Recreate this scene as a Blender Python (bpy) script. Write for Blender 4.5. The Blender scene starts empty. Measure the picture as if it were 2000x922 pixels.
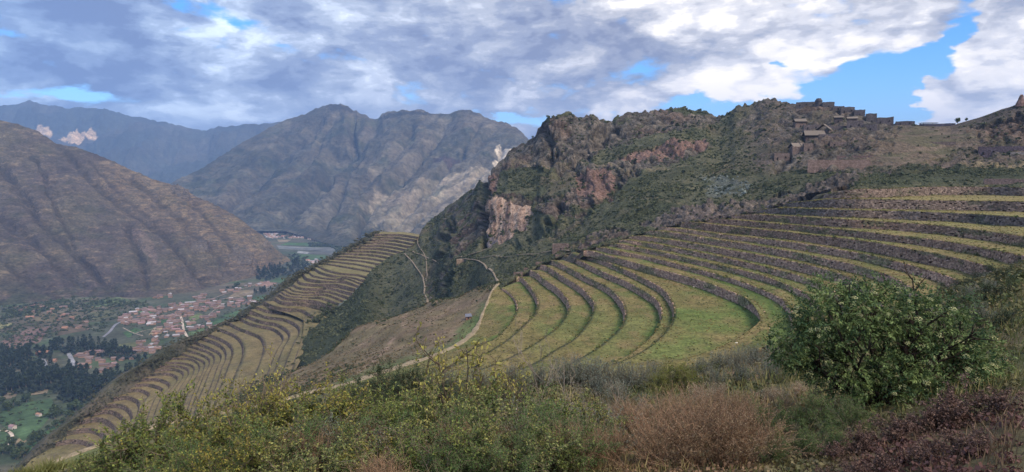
import bpy, math, random
import numpy as np
from mathutils import Vector
random.seed(7); rng = np.random.default_rng(7)
S = bpy.context.scene
COL = S.collection
R = math.radians
# ------------------------------------------------------------------ camera
FPX, PITCH = 1303.0, R(6.0)
cp, sp = math.cos(PITCH), math.sin(PITCH)
cd = bpy.data.cameras.new('camera'); cam = bpy.data.objects.new('camera', cd); COL.objects.link(cam)
cd.sensor_fit = 'HORIZONTAL'; cd.sensor_width = 36.0; cd.lens = 36.0 * FPX / 2000.0
cd.clip_start = 0.1; cd.clip_end = 90000.0
cam.location = (0, 0, 0); cam.rotation_euler = (math.pi / 2 - PITCH, 0, 0)
S.camera = cam
# ------------------------------------------------------------------ render / view
S.view_settings.view_transform = 'Standard'; S.view_settings.look = 'None'
S.view_settings.gamma = 1.0; S.view_settings.use_curve_mapping = False
S.view_settings.exposure = 0.8
S.render.engine = 'CYCLES'
cy = S.cycles
cy.use_denoising = True; S.render.filter_size = 1.1
cy.max_bounces = 4; cy.diffuse_bounces = 2; cy.glossy_bounces = 1; cy.transmission_bounces = 2
cy.transparent_max_bounces = 6; cy.volume_bounces = 0
cy.use_adaptive_sampling = True; cy.adaptive_threshold = 0.012
# ------------------------------------------------------------------ world and sun
SUN_EL, SUN_AZ = R(44), R(138)      # azimuth clockwise from the viewing direction (+Y): high on the right, a little behind

def pxdir(px, py):
    u = (np.asarray(px, float) - 1000.0) / FPX; v = (461.0 - np.asarray(py, float)) / FPX
    return u, cp + v * sp, v * cp - sp

def build_world():
    w = bpy.data.worlds.new('World'); S.world = w; w.use_nodes = True
    nt = w.node_tree; N = nt.nodes; L = nt.links; N.clear()
    def node(t, **k):
        n = N.new(t)
        for a, b in k.items(): setattr(n, a, b)
        return n
    def val(x):
        return x
    def math_(op, a, b=None, c=None, clamp=False):
        n = node('ShaderNodeMath', operation=op); n.use_clamp = clamp
        for i, x in enumerate((a, b, c)):
            if x is None: continue
            if isinstance(x, (int, float)): n.inputs[i].default_value = x
            else: L.new(x, n.inputs[i])
        return n.outputs[0]
    tc = node('ShaderNodeTexCoord')
    D = tc.outputs['Generated']
    sep = node('ShaderNodeSeparateXYZ'); L.new(D, sep.inputs[0])
    X, Y, Z = sep.outputs
    az = math_('ARCTAN2', X, Y)
    el = math_('ARCSINE', Z)
    ae = node('ShaderNodeCombineXYZ'); L.new(az, ae.inputs[0]); L.new(el, ae.inputs[1])
    # stretched direction for the cloud noises
    mp = node('ShaderNodeMapping'); L.new(D, mp.inputs['Vector']); mp.inputs['Scale'].default_value = (1, 1, 2.6)
    def noise(scale, detail, rough, dist=0.0, off=(0, 0, 0), vec=None):
        v = node('ShaderNodeVectorMath', operation='ADD'); L.new(vec or mp.outputs[0], v.inputs[0]); v.inputs[1].default_value = off
        n = node('ShaderNodeTexNoise'); n.inputs['Scale'].default_value = scale; n.inputs['Detail'].default_value = detail
        n.inputs['Roughness'].default_value = rough; n.inputs['Distortion'].default_value = dist
        L.new(v.outputs[0], n.inputs['Vector']); return n
    # wobble of the (azimuth, elevation) plane so that cloud banks get ragged outlines
    wn = noise(7.0, 5, 0.6, 0, (3, 1, 7))
    wv = node('ShaderNodeVectorMath', operation='SUBTRACT'); L.new(wn.outputs['Color'], wv.inputs[0]); wv.inputs[1].default_value = (0.5, 0.5, 0.5)
    ws = node('ShaderNodeVectorMath', operation='MULTIPLY'); L.new(wv.outputs[0], ws.inputs[0]); ws.inputs[1].default_value = (0.16, 0.075, 0)
    aw = node('ShaderNodeVectorMath', operation='ADD'); L.new(ae.outputs[0], aw.inputs[0]); L.new(ws.outputs[0], aw.inputs[1])
    def blobs(lst):
        tot = None
        for (px, py, rx, ry, amp) in lst:
            u, yy, zz = pxdir(px, py); a0 = math.atan2(u, yy); e0 = math.asin(zz / math.sqrt(u * u + yy * yy + zz * zz))
            s = node('ShaderNodeVectorMath', operation='SUBTRACT'); L.new(aw.outputs[0], s.inputs[0]); s.inputs[1].default_value = (a0, e0, 0)
            k = math.cos(a0) ** 2
            m = node('ShaderNodeVectorMath', operation='MULTIPLY'); L.new(s.outputs[0], m.inputs[0]); m.inputs[1].default_value = (FPX / rx / k, FPX / ry, 0)
            d = node('ShaderNodeVectorMath', operation='DOT_PRODUCT'); L.new(m.outputs[0], d.inputs[0]); L.new(m.outputs[0], d.inputs[1])
            e = math_('POWER', 2.718, math_('MULTIPLY', d.outputs['Value'], -1.0))
            tot = math_('MULTIPLY_ADD', e, amp, tot if tot is not None else 0.0)
        return tot
    gaps = blobs([(1470, 205, 130, 20, -.75), (1640, 182, 110, 30, -.9), (1780, 140, 100, 28, -.75), (1860, 90, 40, 45, -.55), (1900, 60, 30, 60, -.35),
                  (1535, 132, 40, 9, -.55), (1720, 205, 60, 22, -.5), (1680, 215, 200, 20, -.5),
                  (385, 12, 70, 30, -.5), (470, 60, 60, 22, -.35), (310, 68, 70, 10, -.4), (745, 135, 50, 12, -.35), (690, 110, 50, 14, -.2), (610, 100, 60, 16, -.2),
                  (-60, 190, 220, 9, -.5), (160, 193, 130, 10, -.45), (20, 80, 90, 8, -.3), (1010, 243, 70, 14, -.8), (910, 232, 60, 9, -.35), (1900, 10, 60, 14, -.3),
                  (1240, 215, 120, 7, -.3),
                  (1880, 175, 60, 22, .35), (1780, 192, 50, 11, .9), (1815, 175, 22, 8, .7), (1960, 160, 80, 50, .45), (1900, 215, 120, 14, .55), (1640, 172, 14, 10, .4)])
    bright = blobs([(1740, 80, 170, 55, .5), (1640, 125, 150, 28, .45), (1480, 172, 140, 24, .55), (1375, 58, 55, 22, .6), (1330, 8, 60, 20, .5), (1215, 12, 50, 16, .5),
                    (1535, 20, 50, 18, .55), (1960, 160, 100, 40, .4), (1940, 205, 90, 12, -.35), (1780, 192, 60, 12, .6), (1900, 220, 110, 12, .35), (1280, 185, 40, 25, .3), (1390, 180, 40, 20, .4), (1100, 215, 140, 12, .3),
                    (1680, 110, 110, 10, -.5), (1830, 60, 60, 22, -.2), (1480, 198, 100, 7, -.35), (1640, 150, 90, 8, -.4), (1900, 188, 60, 10, -.35), (1760, 60, 90, 10, -.3), (1180, 60, 120, 40, -.25), (1300, 110, 120, 30, -.25),
                    (555, 92, 70, 22, .3), (430, 50, 26, 22, .35), (560, 185, 160, 14, .22), (505, 238, 40, 8, .5), (110, 205, 40, 6, .5), (380, 225, 150, 10, .3),
                    (130, 110, 260, 55, -.42), (170, 150, 280, 35, -.3), (180, 30, 160, 30, -.35), (900, 60, 260, 60, -.14), (1130, 110, 150, 45, -.22), (860, 215, 60, 14, -.2), (960, 205, 130, 25, -.15), (640, 150, 140, 30, -.14)])
    n1 = noise(6.0, 9, 0.58, 0.35, (0, 0, 0))
    n2 = noise(16.0, 8, 0.6, 0.3, (5, 2, 1))
    mp2 = node('ShaderNodeMapping'); L.new(D, mp2.inputs['Vector']); mp2.inputs['Scale'].default_value = (1, 1, 1.8)
    wq = node('ShaderNodeVectorMath', operation='MULTIPLY_ADD'); L.new(wn.outputs['Color'], wq.inputs[0]); wq.inputs[1].default_value = (.12, .12, .12); L.new(mp2.outputs[0], wq.inputs[2])
    vo = node('ShaderNodeTexVoronoi', feature='SMOOTH_F1'); vo.inputs['Scale'].default_value = 13.0; vo.inputs['Detail'].default_value = 2.0; vo.inputs['Roughness'].default_value = .55; vo.inputs['Smoothness'].default_value = .6; L.new(wq.outputs[0], vo.inputs['Vector'])
    puff = math_('SUBTRACT', 0.42, vo.outputs['Distance'])
    cov = math_('ADD', math_('MULTIPLY_ADD', n1.outputs[0], 1.5, gaps), math_('MULTIPLY_ADD', puff, .55, math_('MULTIPLY_ADD', n2.outputs[0], .8, -0.08)))
    mr = node('ShaderNodeMapRange', interpolation_type='SMOOTHSTEP'); L.new(cov, mr.inputs['Value'])
    mr.inputs['From Min'].default_value = 0.24; mr.inputs['From Max'].default_value = 0.60
    cover = mr.outputs[0]
    # cloud tone
    n3 = noise(4.5, 9, 0.62, 0.5, (9, 4, 2))
    n4 = noise(17.0, 9, 0.66, 0.4, (1, 8, 3))
    t = math_('ADD', math_('MULTIPLY_ADD', n3.outputs[0], 1.9, bright), math_('MULTIPLY_ADD', puff, .8, math_('MULTIPLY_ADD', n4.outputs[0], 1.1, -0.40)))
    tr = node('ShaderNodeMapRange'); L.new(t, tr.inputs['Value']); tr.inputs['From Min'].default_value = 0.20; tr.inputs['From Max'].default_value = 1.42
    ramp = node('ShaderNodeValToRGB'); L.new(tr.outputs[0], ramp.inputs[0])
    cr = ramp.color_ramp; cr.interpolation = 'EASE'
    cr.elements[0].position = 0.0; cr.elements[0].color = (.17, .19, .27, 1)
    cr.elements[1].position = 1.0; cr.elements[1].color = (1.0, .94, .86, 1)
    for p, c in ((.22, (.26, .28, .35, 1)), (.42, (.39, .40, .44, 1)), (.6, (.57, .57, .59, 1)), (.78, (.80, .77, .73, 1))):
        e = cr.elements.new(p); e.color = c
    # bluer towards the left, where less sun reaches the cloud
    azr = node('ShaderNodeMapRange'); L.new(az, azr.inputs['Value']); azr.inputs['From Min'].default_value = -.75; azr.inputs['From Max'].default_value = .15
    tint = node('ShaderNodeMix', data_type='RGBA', blend_type='MIX'); L.new(azr.outputs[0], tint.inputs['Factor'])
    tint.inputs[6].default_value = (.66, .92, 1.28, 1); tint.inputs[7].default_value = (1.03, 1.0, .97, 1)
    mul = node('ShaderNodeMix', data_type='RGBA', blend_type='MULTIPLY'); mul.inputs['Factor'].default_value = 1.0
    L.new(ramp.outputs[0], mul.inputs[6]); L.new(tint.outputs[2], mul.inputs[7])
    bgc = node('ShaderNodeBackground'); L.new(mul.outputs[2], bgc.inputs['Color']); bgc.inputs['Strength'].default_value = 1.06
    sky = node('ShaderNodeTexSky', sky_type='NISHITA'); sky.sun_disc = False; sky.sun_elevation = SUN_EL; sky.sun_rotation = SUN_AZ
    sky.altitude = 3400; sky.air_density = 1.0; sky.dust_density = 0.2; sky.ozone_density = 3.0
    hs = node('ShaderNodeHueSaturation'); L.new(sky.outputs[0], hs.inputs['Color']); hs.inputs['Saturation'].default_value = 1.3
    bgs = node('ShaderNodeBackground'); L.new(hs.outputs[0], bgs.inputs['Color']); bgs.inputs['Strength'].default_value = 0.15
    mix = node('ShaderNodeMixShader'); L.new(cover, mix.inputs[0]); L.new(bgs.outputs[0], mix.inputs[1]); L.new(bgc.outputs[0], mix.inputs[2])
    out = node('ShaderNodeOutputWorld'); L.new(mix.outputs[0], out.inputs['Surface'])
    w.cycles.sampling_method = 'MANUAL'; w.cycles.sample_map_resolution = 512
build_world()
sl = bpy.data.lights.new('sun', 'SUN'); so = bpy.data.objects.new('sun', sl); COL.objects.link(so)
sl.energy = 2.8; sl.angle = R(22); sl.color = (1.0, .90, .77)
sdir = Vector((math.sin(SUN_AZ) * math.cos(SUN_EL), math.cos(SUN_AZ) * math.cos(SUN_EL), math.sin(SUN_EL)))
so.rotation_euler = sdir.to_track_quat('Z', 'Y').to_euler(); so.location = (0, 0, 3000)

# ------------------------------------------------------------------ helpers
def at(px, py, d):
    """the point of the place seen at pixel px,py of the photograph and d metres ahead"""
    u, y, z = pxdir(px, py); k = np.asarray(d, float) / y
    return np.stack(np.broadcast_arrays(u * k, y * k, z * k), -1)
def atz(px, py, zz):
    u, y, z = pxdir(px, py); k = zz / z
    return np.stack(np.broadcast_arrays(u * k, y * k, z * k), -1)
def lin(r, g, b):
    c = np.array([r, g, b], float) / 255.0
    return np.where(c <= .04045, c / 12.92, ((c + .055) / 1.055) ** 2.4)

def _h(ix, iy, iz, seed):
    h = (ix.astype(np.int64) * 374761393 + iy.astype(np.int64) * 668265263 + iz.astype(np.int64) * 2147483647 + seed * 974634777) & 0xffffffff
    h = ((h ^ (h >> 13)) * 1274126177) & 0xffffffff
    h = ((h ^ (h >> 16)) * 2246822519) & 0xffffffff
    return ((h ^ (h >> 15)) & 0xffffff) / float(0xffffff)
def vnoise(p, seed=0):
    p = np.asarray(p, float); f0 = np.floor(p); f = p - f0; i = f0.astype(np.int64)
    f = f * f * f * (f * (f * 6 - 15) + 10)
    x, y, z = i[..., 0], i[..., 1], i[..., 2]; fx, fy, fz = f[..., 0], f[..., 1], f[..., 2]
    r = 0
    for a in (0, 1):
        for b in (0, 1):
            for c in (0, 1):
                r = r + (fx if a else 1 - fx) * (fy if b else 1 - fy) * (fz if c else 1 - fz) * _h(x + a, y + b, z + c, seed)
    return r
def fbm(p, oct=5, seed=0, gain=.5, lac=2.03):
    p = np.asarray(p, float); r = 0; a = 1; t = 0
    for k in range(oct):
        r = r + a * (vnoise(p + 17.3 * k, seed + k) - .5); t += a; a *= gain; p = p * lac
    return r / t * 2          # about -1..1
def ridged(p, oct=5, seed=0, gain=.5, lac=2.03):
    p = np.asarray(p, float); r = 0; a = 1; t = 0
    for k in range(oct):
        r = r + a * (1 - np.abs(2 * vnoise(p + 11.1 * k, seed + k) - 1)); t += a; a *= gain; p = p * lac
    return r / t              # 0..1, high on creases
def sstep(a, b, x):
    t = np.clip((x - a) / (b - a), 0, 1); return t * t * (3 - 2 * t)
def mixc(c0, c1, m):
    return c0 * (1 - m[..., None]) + c1 * m[..., None]
def p3(x, y, z=0.):
    return np.stack(np.broadcast_arrays(np.asarray(x, float), np.asarray(y, float), np.asarray(z, float)), -1)
def inpoly(px, py, poly):
    px = np.asarray(px, float); py = np.asarray(py, float); c = np.zeros(np.broadcast(px, py).shape, bool)
    n = len(poly)
    for i in range(n):
        x0, y0 = poly[i][:2]; x1, y1 = poly[(i + 1) % n][:2]
        if y0 == y1: continue
        k = (py >= min(y0, y1)) & (py < max(y0, y1)); xx = x0 + (py - y0) * (x1 - x0) / (y1 - y0)
        c ^= k & (px < xx)
    return c.astype(float)
def distline(px, py, line):
    d = np.full(np.broadcast(px, py).shape, 1e9)
    for (x0, y0), (x1, y1) in zip(line[:-1], line[1:]):
        vx, vy = x1 - x0, y1 - y0; t = np.clip(((px - x0) * vx + (py - y0) * vy) / (vx * vx + vy * vy + 1e-9), 0, 1)
        d = np.minimum(d, np.hypot(px - x0 - t * vx, py - y0 - t * vy))
    return d
def crom(pts, sub=10):
    P = np.array(pts, float); out = []
    for i in range(len(P) - 1):
        p0 = P[i - 1] if i else 2 * P[0] - P[1]; p1, p2 = P[i], P[i + 1]; p3_ = P[i + 2] if i + 2 < len(P) else 2 * P[-1] - P[-2]
        t = np.linspace(0, 1, sub, endpoint=False)[:, None]
        out.append(.5 * (2 * p1 + (p2 - p0) * t + (2 * p0 - 5 * p1 + 4 * p2 - p3_) * t ** 2 + (3 * p1 - p0 - 3 * p2 + p3_) * t ** 3))
    out.append(P[-1:]); return np.concatenate(out)
def resample(P, n):
    s = np.concatenate([[0], np.cumsum(np.linalg.norm(np.diff(P, axis=0), axis=1))]); t = np.linspace(0, s[-1], n)
    return np.stack([np.interp(t, s, P[:, i]) for i in range(P.shape[1])], -1)
def smooth1(a, w):
    if w < 2: return a
    k = np.ones(w) / w; pad = np.pad(a, (w // 2, w - 1 - w // 2), mode='reflect', reflect_type='odd')
    return np.convolve(pad, k, 'valid')
def normals(P):
    du = np.gradient(P, axis=1); dv = np.gradient(P, axis=0)
    n = np.cross(du, dv); n /= np.linalg.norm(n, axis=-1, keepdims=True) + 1e-9
    return n

def link(o, parent=None):
    COL.objects.link(o)
    if parent is not None: o.parent = parent
    return o
def tag(o, label=None, cat=None, group=None, kind=None):
    if label: o['label'] = label
    if cat: o['category'] = cat
    if group: o['group'] = group
    if kind: o['kind'] = kind
    return o
def mesh(name, V, F, mats, smooth=False, col=None, fm=None):
    """V (n,3); F array (m,3|4) or list of such arrays"""
    V = np.ascontiguousarray(np.asarray(V, np.float32).reshape(-1, 3)); Fs = F if isinstance(F, (list, tuple)) else [F]
    Fs = [np.asarray(f, np.int32) for f in Fs if len(f)]
    tot = np.concatenate([np.full(len(f), f.shape[1], np.int32) for f in Fs]); lv = np.concatenate([f.reshape(-1) for f in Fs])
    st = np.concatenate([[0], np.cumsum(tot)[:-1]]).astype(np.int32)
    me = bpy.data.meshes.new(name); me.vertices.add(len(V)); me.vertices.foreach_set('co', V.reshape(-1))
    me.loops.add(len(lv)); me.loops.foreach_set('vertex_index', lv); me.polygons.add(len(tot)); me.polygons.foreach_set('loop_start', st)
    try: me.polygons.foreach_set('loop_total', tot)
    except Exception: pass
    for m in (mats if isinstance(mats, (list, tuple)) else [mats]): me.materials.append(m)
    if fm is not None: me.polygons.foreach_set('material_index', np.asarray(fm, np.int32))
    me.polygons.foreach_set('use_smooth', np.full(len(tot), smooth, bool))
    if col is not None:
        a = me.color_attributes.new('Col', 'FLOAT_COLOR', 'POINT'); c = np.ones((len(V), 4), np.float32); c[:, :3] = np.asarray(col, np.float32).reshape(-1, 3)
        a.data.foreach_set('color', c.reshape(-1))
    me.update(calc_edges=True); me.validate()
    return me
def obj(name, me, parent=None):
    return link(bpy.data.objects.new(name, me), parent)
def empty(name, loc):
    o = bpy.data.objects.new(name, None); o.empty_display_size = .5; o.location = [float(x) for x in loc]; return link(o)
def gridF(r, c):
    i = np.arange(r * c).reshape(r, c); return np.stack([i[:-1, :-1], i[:-1, 1:], i[1:, 1:], i[1:, :-1]], -1).reshape(-1, 4)
def sheet(name, P, mat, col, label=None, cat=None, kind=None, smooth=True):
    r, c = P.shape[:2]
    return tag(obj(name, mesh(name, P, gridF(r, c), mat, smooth, col)), label, cat, None, kind)

# ------------------------------------------------------------------ materials
def new_mat(name):
    m = bpy.data.materials.new(name); m.use_nodes = True; nt = m.node_tree; nt.nodes.clear(); return m, nt.nodes, nt.links
def terrain_mat(name, scales=((.02, .25), (.2, .25), (1.5, .2)), bump=.5, bscale=.5, bdist=1.0, rough=.95, tint=None, stretch=(1, 1, 1)):
    """painted albedo (what the ground is made of) broken up by noise in metres"""
    m, N, L = new_mat(name)
    at_ = N.new('ShaderNodeAttribute'); at_.attribute_name = 'Col'
    geo = N.new('ShaderNodeNewGeometry')
    mp = N.new('ShaderNodeMapping'); L.new(geo.outputs['Position'], mp.inputs[0]); mp.inputs['Scale'].default_value = stretch
    c = at_.outputs['Color']
    for s, a in scales:
        n = N.new('ShaderNodeTexNoise'); n.inputs['Scale'].default_value = s; n.inputs['Detail'].default_value = 6; n.inputs['Roughness'].default_value = .6
        L.new(mp.outputs[0], n.inputs['Vector'])
        r = N.new('ShaderNodeMapRange'); L.new(n.outputs[0], r.inputs[0]); r.inputs['From Min'].default_value = .25; r.inputs['From Max'].default_value = .75
        r.inputs['To Min'].default_value = 1 - a * 1.6; r.inputs['To Max'].default_value = 1 + a * 1.6
        x = N.new('ShaderNodeMix'); x.data_type = 'RGBA'; x.blend_type = 'MULTIPLY'; x.inputs['Factor'].default_value = 1
        L.new(c, x.inputs[6]); L.new(r.outputs[0], x.inputs[7]); c = x.outputs[2]
    b = N.new('ShaderNodeBsdfPrincipled'); L.new(c, b.inputs['Base Color']); b.inputs['Roughness'].default_value = rough; b.inputs['Specular IOR Level'].default_value = .15
    if bump:
        n = N.new('ShaderNodeTexNoise'); n.inputs['Scale'].default_value = bscale; n.inputs['Detail'].default_value = 8; n.inputs['Roughness'].default_value = .65
        L.new(mp.outputs[0], n.inputs['Vector'])
        bp = N.new('ShaderNodeBump'); bp.inputs['Strength'].default_value = bump; bp.inputs['Distance'].default_value = bdist
        L.new(n.outputs[0], bp.inputs['Height']); L.new(bp.outputs[0], b.inputs['Normal'])
    o = N.new('ShaderNodeOutputMaterial'); L.new(b.outputs[0], o.inputs[0]); return m
def plain(name, c, rough=.9, var=.25, vscale=2.0, c2=None, bump=.3, spec=.2):
    m, N, L = new_mat(name)
    geo = N.new('ShaderNodeNewGeometry'); oi = N.new('ShaderNodeObjectInfo')
    n = N.new('ShaderNodeTexNoise'); n.inputs['Scale'].default_value = vscale; n.inputs['Detail'].default_value = 5; L.new(geo.outputs['Position'], n.inputs['Vector'])
    x = N.new('ShaderNodeMix'); x.data_type = 'RGBA'; L.new(n.outputs[0], x.inputs['Factor'])
    c = np.array(c, float); c2 = np.array(c2, float) if c2 is not None else c * (1 + var)
    x.inputs[6].default_value = (*(c * (1 - var)), 1); x.inputs[7].default_value = (*c2, 1)
    h = N.new('ShaderNodeHueSaturation'); L.new(x.outputs[2], h.inputs['Color'])
    v = N.new('ShaderNodeMapRange'); L.new(oi.outputs['Random'], v.inputs[0]); v.inputs['To Min'].default_value = 1 - var; v.inputs['To Max'].default_value = 1 + var; L.new(v.outputs[0], h.inputs['Value'])
    b = N.new('ShaderNodeBsdfPrincipled'); L.new(h.outputs[0], b.inputs['Base Color']); b.inputs['Roughness'].default_value = rough; b.inputs['Specular IOR Level'].default_value = spec
    if bump:
        bp = N.new('ShaderNodeBump'); bp.inputs['Strength'].default_value = bump; bp.inputs['Distance'].default_value = .1; L.new(n.outputs[0], bp.inputs['Height']); L.new(bp.outputs[0], b.inputs['Normal'])
    o = N.new('ShaderNodeOutputMaterial'); L.new(b.outputs[0], o.inputs[0]); return m
def leaf_mat(name, trans=.25, rough=.65):
    """leaf colour from the mesh, with light passing through the blade"""
    m, N, L = new_mat(name)
    a = N.new('ShaderNodeAttribute'); a.attribute_name = 'Col'
    b = N.new('ShaderNodeBsdfPrincipled'); L.new(a.outputs['Color'], b.inputs['Base Color']); b.inputs['Roughness'].default_value = rough; b.inputs['Specular IOR Level'].default_value = .25
    t = N.new('ShaderNodeBsdfTranslucent'); L.new(a.outputs['Color'], t.inputs[0])
    x = N.new('ShaderNodeMixShader'); x.inputs[0].default_value = trans; L.new(b.outputs[0], x.inputs[1]); L.new(t.outputs[0], x.inputs[2])
    o = N.new('ShaderNodeOutputMaterial'); L.new(x.outputs[0], o.inputs[0]); return m
M = {}
M['ground'] = terrain_mat('valley_ground', ((.004, .2), (.02, .3), (.1, .3)), .3, .05, 4)
M['mount'] = terrain_mat('mountain_ground', ((.0016, .15), (.009, .3), (.04, .42)), 1.0, .018, 30)
M['hill'] = terrain_mat('hill_ground', ((.006, .12), (.03, .28), (.12, .4)), 1.0, .06, 8, stretch=(1, 1, 2.2))
M['rock'] = terrain_mat('rock_and_scrub', ((.05, .12), (.3, .3), (1.0, .35)), 1.0, .55, 2.6)
M['grass'] = terrain_mat('terrace_grass', ((.05, .15), (.3, .25), (1.2, .3)), .9, 1.0, .5)
M['dry'] = terrain_mat('dry_hillside', ((.04, .12), (.2, .22), (1.0, .28)), .7, .6, .9)
M['soil'] = terrain_mat('stony_soil', ((.3, .2), (2, .3), (12, .3)), .7, 6, .08)
M['dirt'] = terrain_mat('footpath_dirt', ((.3, .15), (1.5, .25)), .5, 2, .15)
M['stone'] = terrain_mat('wall_stone', ((.3, .15), (1.6, .3)), .5, 2.5, .12)
# ================================================================== LARGE STRUCTURE
VZ = -430.0                                   # valley floor below the viewpoint
def colsheet(cols, pxs, nR, top=None, bot=None, sm=9, pw=None):
    cols = sorted(cols, key=lambda c: c[0]); t = np.linspace(0, 1, nR); A = []; Dm = []
    for px, lst in cols:
        py = np.array([q[0] for q in lst], float); d = np.array([q[1] for q in lst], float)
        s = np.concatenate([[0], np.cumsum(np.abs(np.diff(py)) + 4)]); s /= s[-1]
        A.append(np.interp(t, s, py)); Dm.append(np.interp(t, s, d))
    A = np.array(A); Dm = np.array(Dm); cx = np.array([c[0] for c in cols], float)
    PY = np.stack([np.interp(pxs, cx, A[:, k]) for k in range(nR)]); D = np.stack([np.interp(pxs, cx, Dm[:, k]) for k in range(nR)])
    def s2(M):
        M = np.stack([smooth1(r, sm) for r in M])
        return np.stack([smooth1(c_, max(3, nR // 14)) for c_ in M.T]).T
    D = s2(D)
    f = (PY - PY[:1]) / (PY[-1:] - PY[:1] - 1e-6); f = s2(f); f = np.clip((f - f[:1]) / (f[-1:] - f[:1]), 0, 1)
    b = np.interp(pxs, [q[0] for q in bot], [q[1] for q in bot]) if bot else PY[0]
    tp = np.interp(pxs, [q[0] for q in top], [q[1] for q in top]) if top else PY[-1]
    PY = b[None] + f * (tp - b)[None]
    return np.broadcast_to(pxs[None], PY.shape).copy(), PY, D, f
def rear(P, step, drop, n=3):
    d = P[-1]; h = d.copy(); h[:, 2] = 0; h /= np.linalg.norm(h, axis=1, keepdims=True) + 1e-9
    return np.concatenate([P] + [(d + h * step * k - np.array([0, 0, drop * k]))[None] for k in range(1, n + 1)])
def padrows(C, n=3):
    return np.concatenate([C] + [C[-1:]] * n)
def facing(P):
    n = normals(P); s = np.sign((n * -P).sum(-1, keepdims=True)); return n * np.where(s == 0, 1, s)

# ---- valley floor: one sheet to the horizon
def valley():
    xs = np.concatenate([np.linspace(-15000, -3300, 6), np.linspace(-3000, 3600, 260), np.linspace(4000, 15000, 6)])
    ys = np.concatenate([np.linspace(-4000, 500, 5), np.linspace(600, 5600, 300), np.geomspace(5800, 18000, 10)])
    X, Y = np.meshgrid(xs, ys); P = p3(X, Y, VZ)
    n1 = fbm(p3(X / 260, Y / 260), 4, 3); n2 = fbm(p3(X / 60, Y / 60), 3, 9)
    c = mixc(lin(74, 76, 62), lin(92, 84, 70), sstep(-.3, .5, n1)); c = mixc(c, lin(60, 78, 48), sstep(.05, .5, n2) * .8)
    c = mixc(c, lin(58, 68, 48), sstep(1500, 1150, Y) * sstep(-.6, .2, n2) * .9)
    return sheet('ground', P, M['ground'], c, kind='structure')

# ---- far blue range
def far_range():
    sky = [(-500, 230), (-300, 222), (-100, 214), (0, 207), (30, 206), (45, 199), (60, 197), (75, 203), (95, 206), (110, 207), (125, 212), (150, 208), (170, 212), (210, 214), (240, 222), (270, 229),
           (300, 236), (340, 243), (370, 249), (400, 254), (412, 249), (440, 249), (470, 245), (490, 243), (505, 244), (520, 242), (545, 237), (600, 236), (700, 250), (900, 300)]
    pxs = np.arange(-500, 901, 3.0)
    cols = [(-500, [(430, 7600), (330, 9600), (230, 12000)]), (0, [(430, 7600), (330, 9800), (270, 11000), (207, 12000)]), (300, [(440, 7600), (340, 9400), (290, 10500), (236, 11800)]), (600, [(440, 7800), (330, 9400), (236, 10800)]), (900, [(440, 7800), (370, 9400), (300, 10500)])]
    PX, PY, D, f = colsheet(cols, pxs, 90, sky); P = at(PX, PY, D)
    n = facing(P); r = ridged(p3(PX / 55 + PY / 90, PY / 120 - PX / 200), 6, 4, .6); r2 = fbm(P / 420, 5, 8)
    edge = np.minimum(f * 6, 1) * (1 - .75 * sstep(.85, 1, f))
    P = P + n * ((r - .6) * 420 * edge + r2 * 90 * edge)[..., None]
    P[-1, :, 2] += fbm(p3(pxs / 11, 0 * pxs), 4, 2) * 26
    c = mixc(lin(92, 96, 82), lin(112, 104, 86), sstep(-.3, .4, fbm(P / 700, 4, 5))); c = c * (1 - .3 * sstep(.55, .8, r))[..., None]
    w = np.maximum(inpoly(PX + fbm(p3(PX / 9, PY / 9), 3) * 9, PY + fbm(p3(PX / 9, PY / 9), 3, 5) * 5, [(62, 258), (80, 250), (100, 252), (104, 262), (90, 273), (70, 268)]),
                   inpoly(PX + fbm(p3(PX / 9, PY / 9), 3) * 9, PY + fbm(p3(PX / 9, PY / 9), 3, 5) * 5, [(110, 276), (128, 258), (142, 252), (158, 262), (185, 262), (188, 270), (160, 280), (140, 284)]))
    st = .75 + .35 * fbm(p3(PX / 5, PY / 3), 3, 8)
    c = mixc(c, np.array([.72, .50, .30]), w * np.clip(st, 0, 1))  # sunlit spots on the far cliffs painted in as a pale warm colour
    return sheet('far_mountains', rear(P, 700, 300), M['mount'], padrows(c * mixc(np.array([.5, .52, .56]), np.array([1., 1, 1]), w)), kind='structure')

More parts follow.
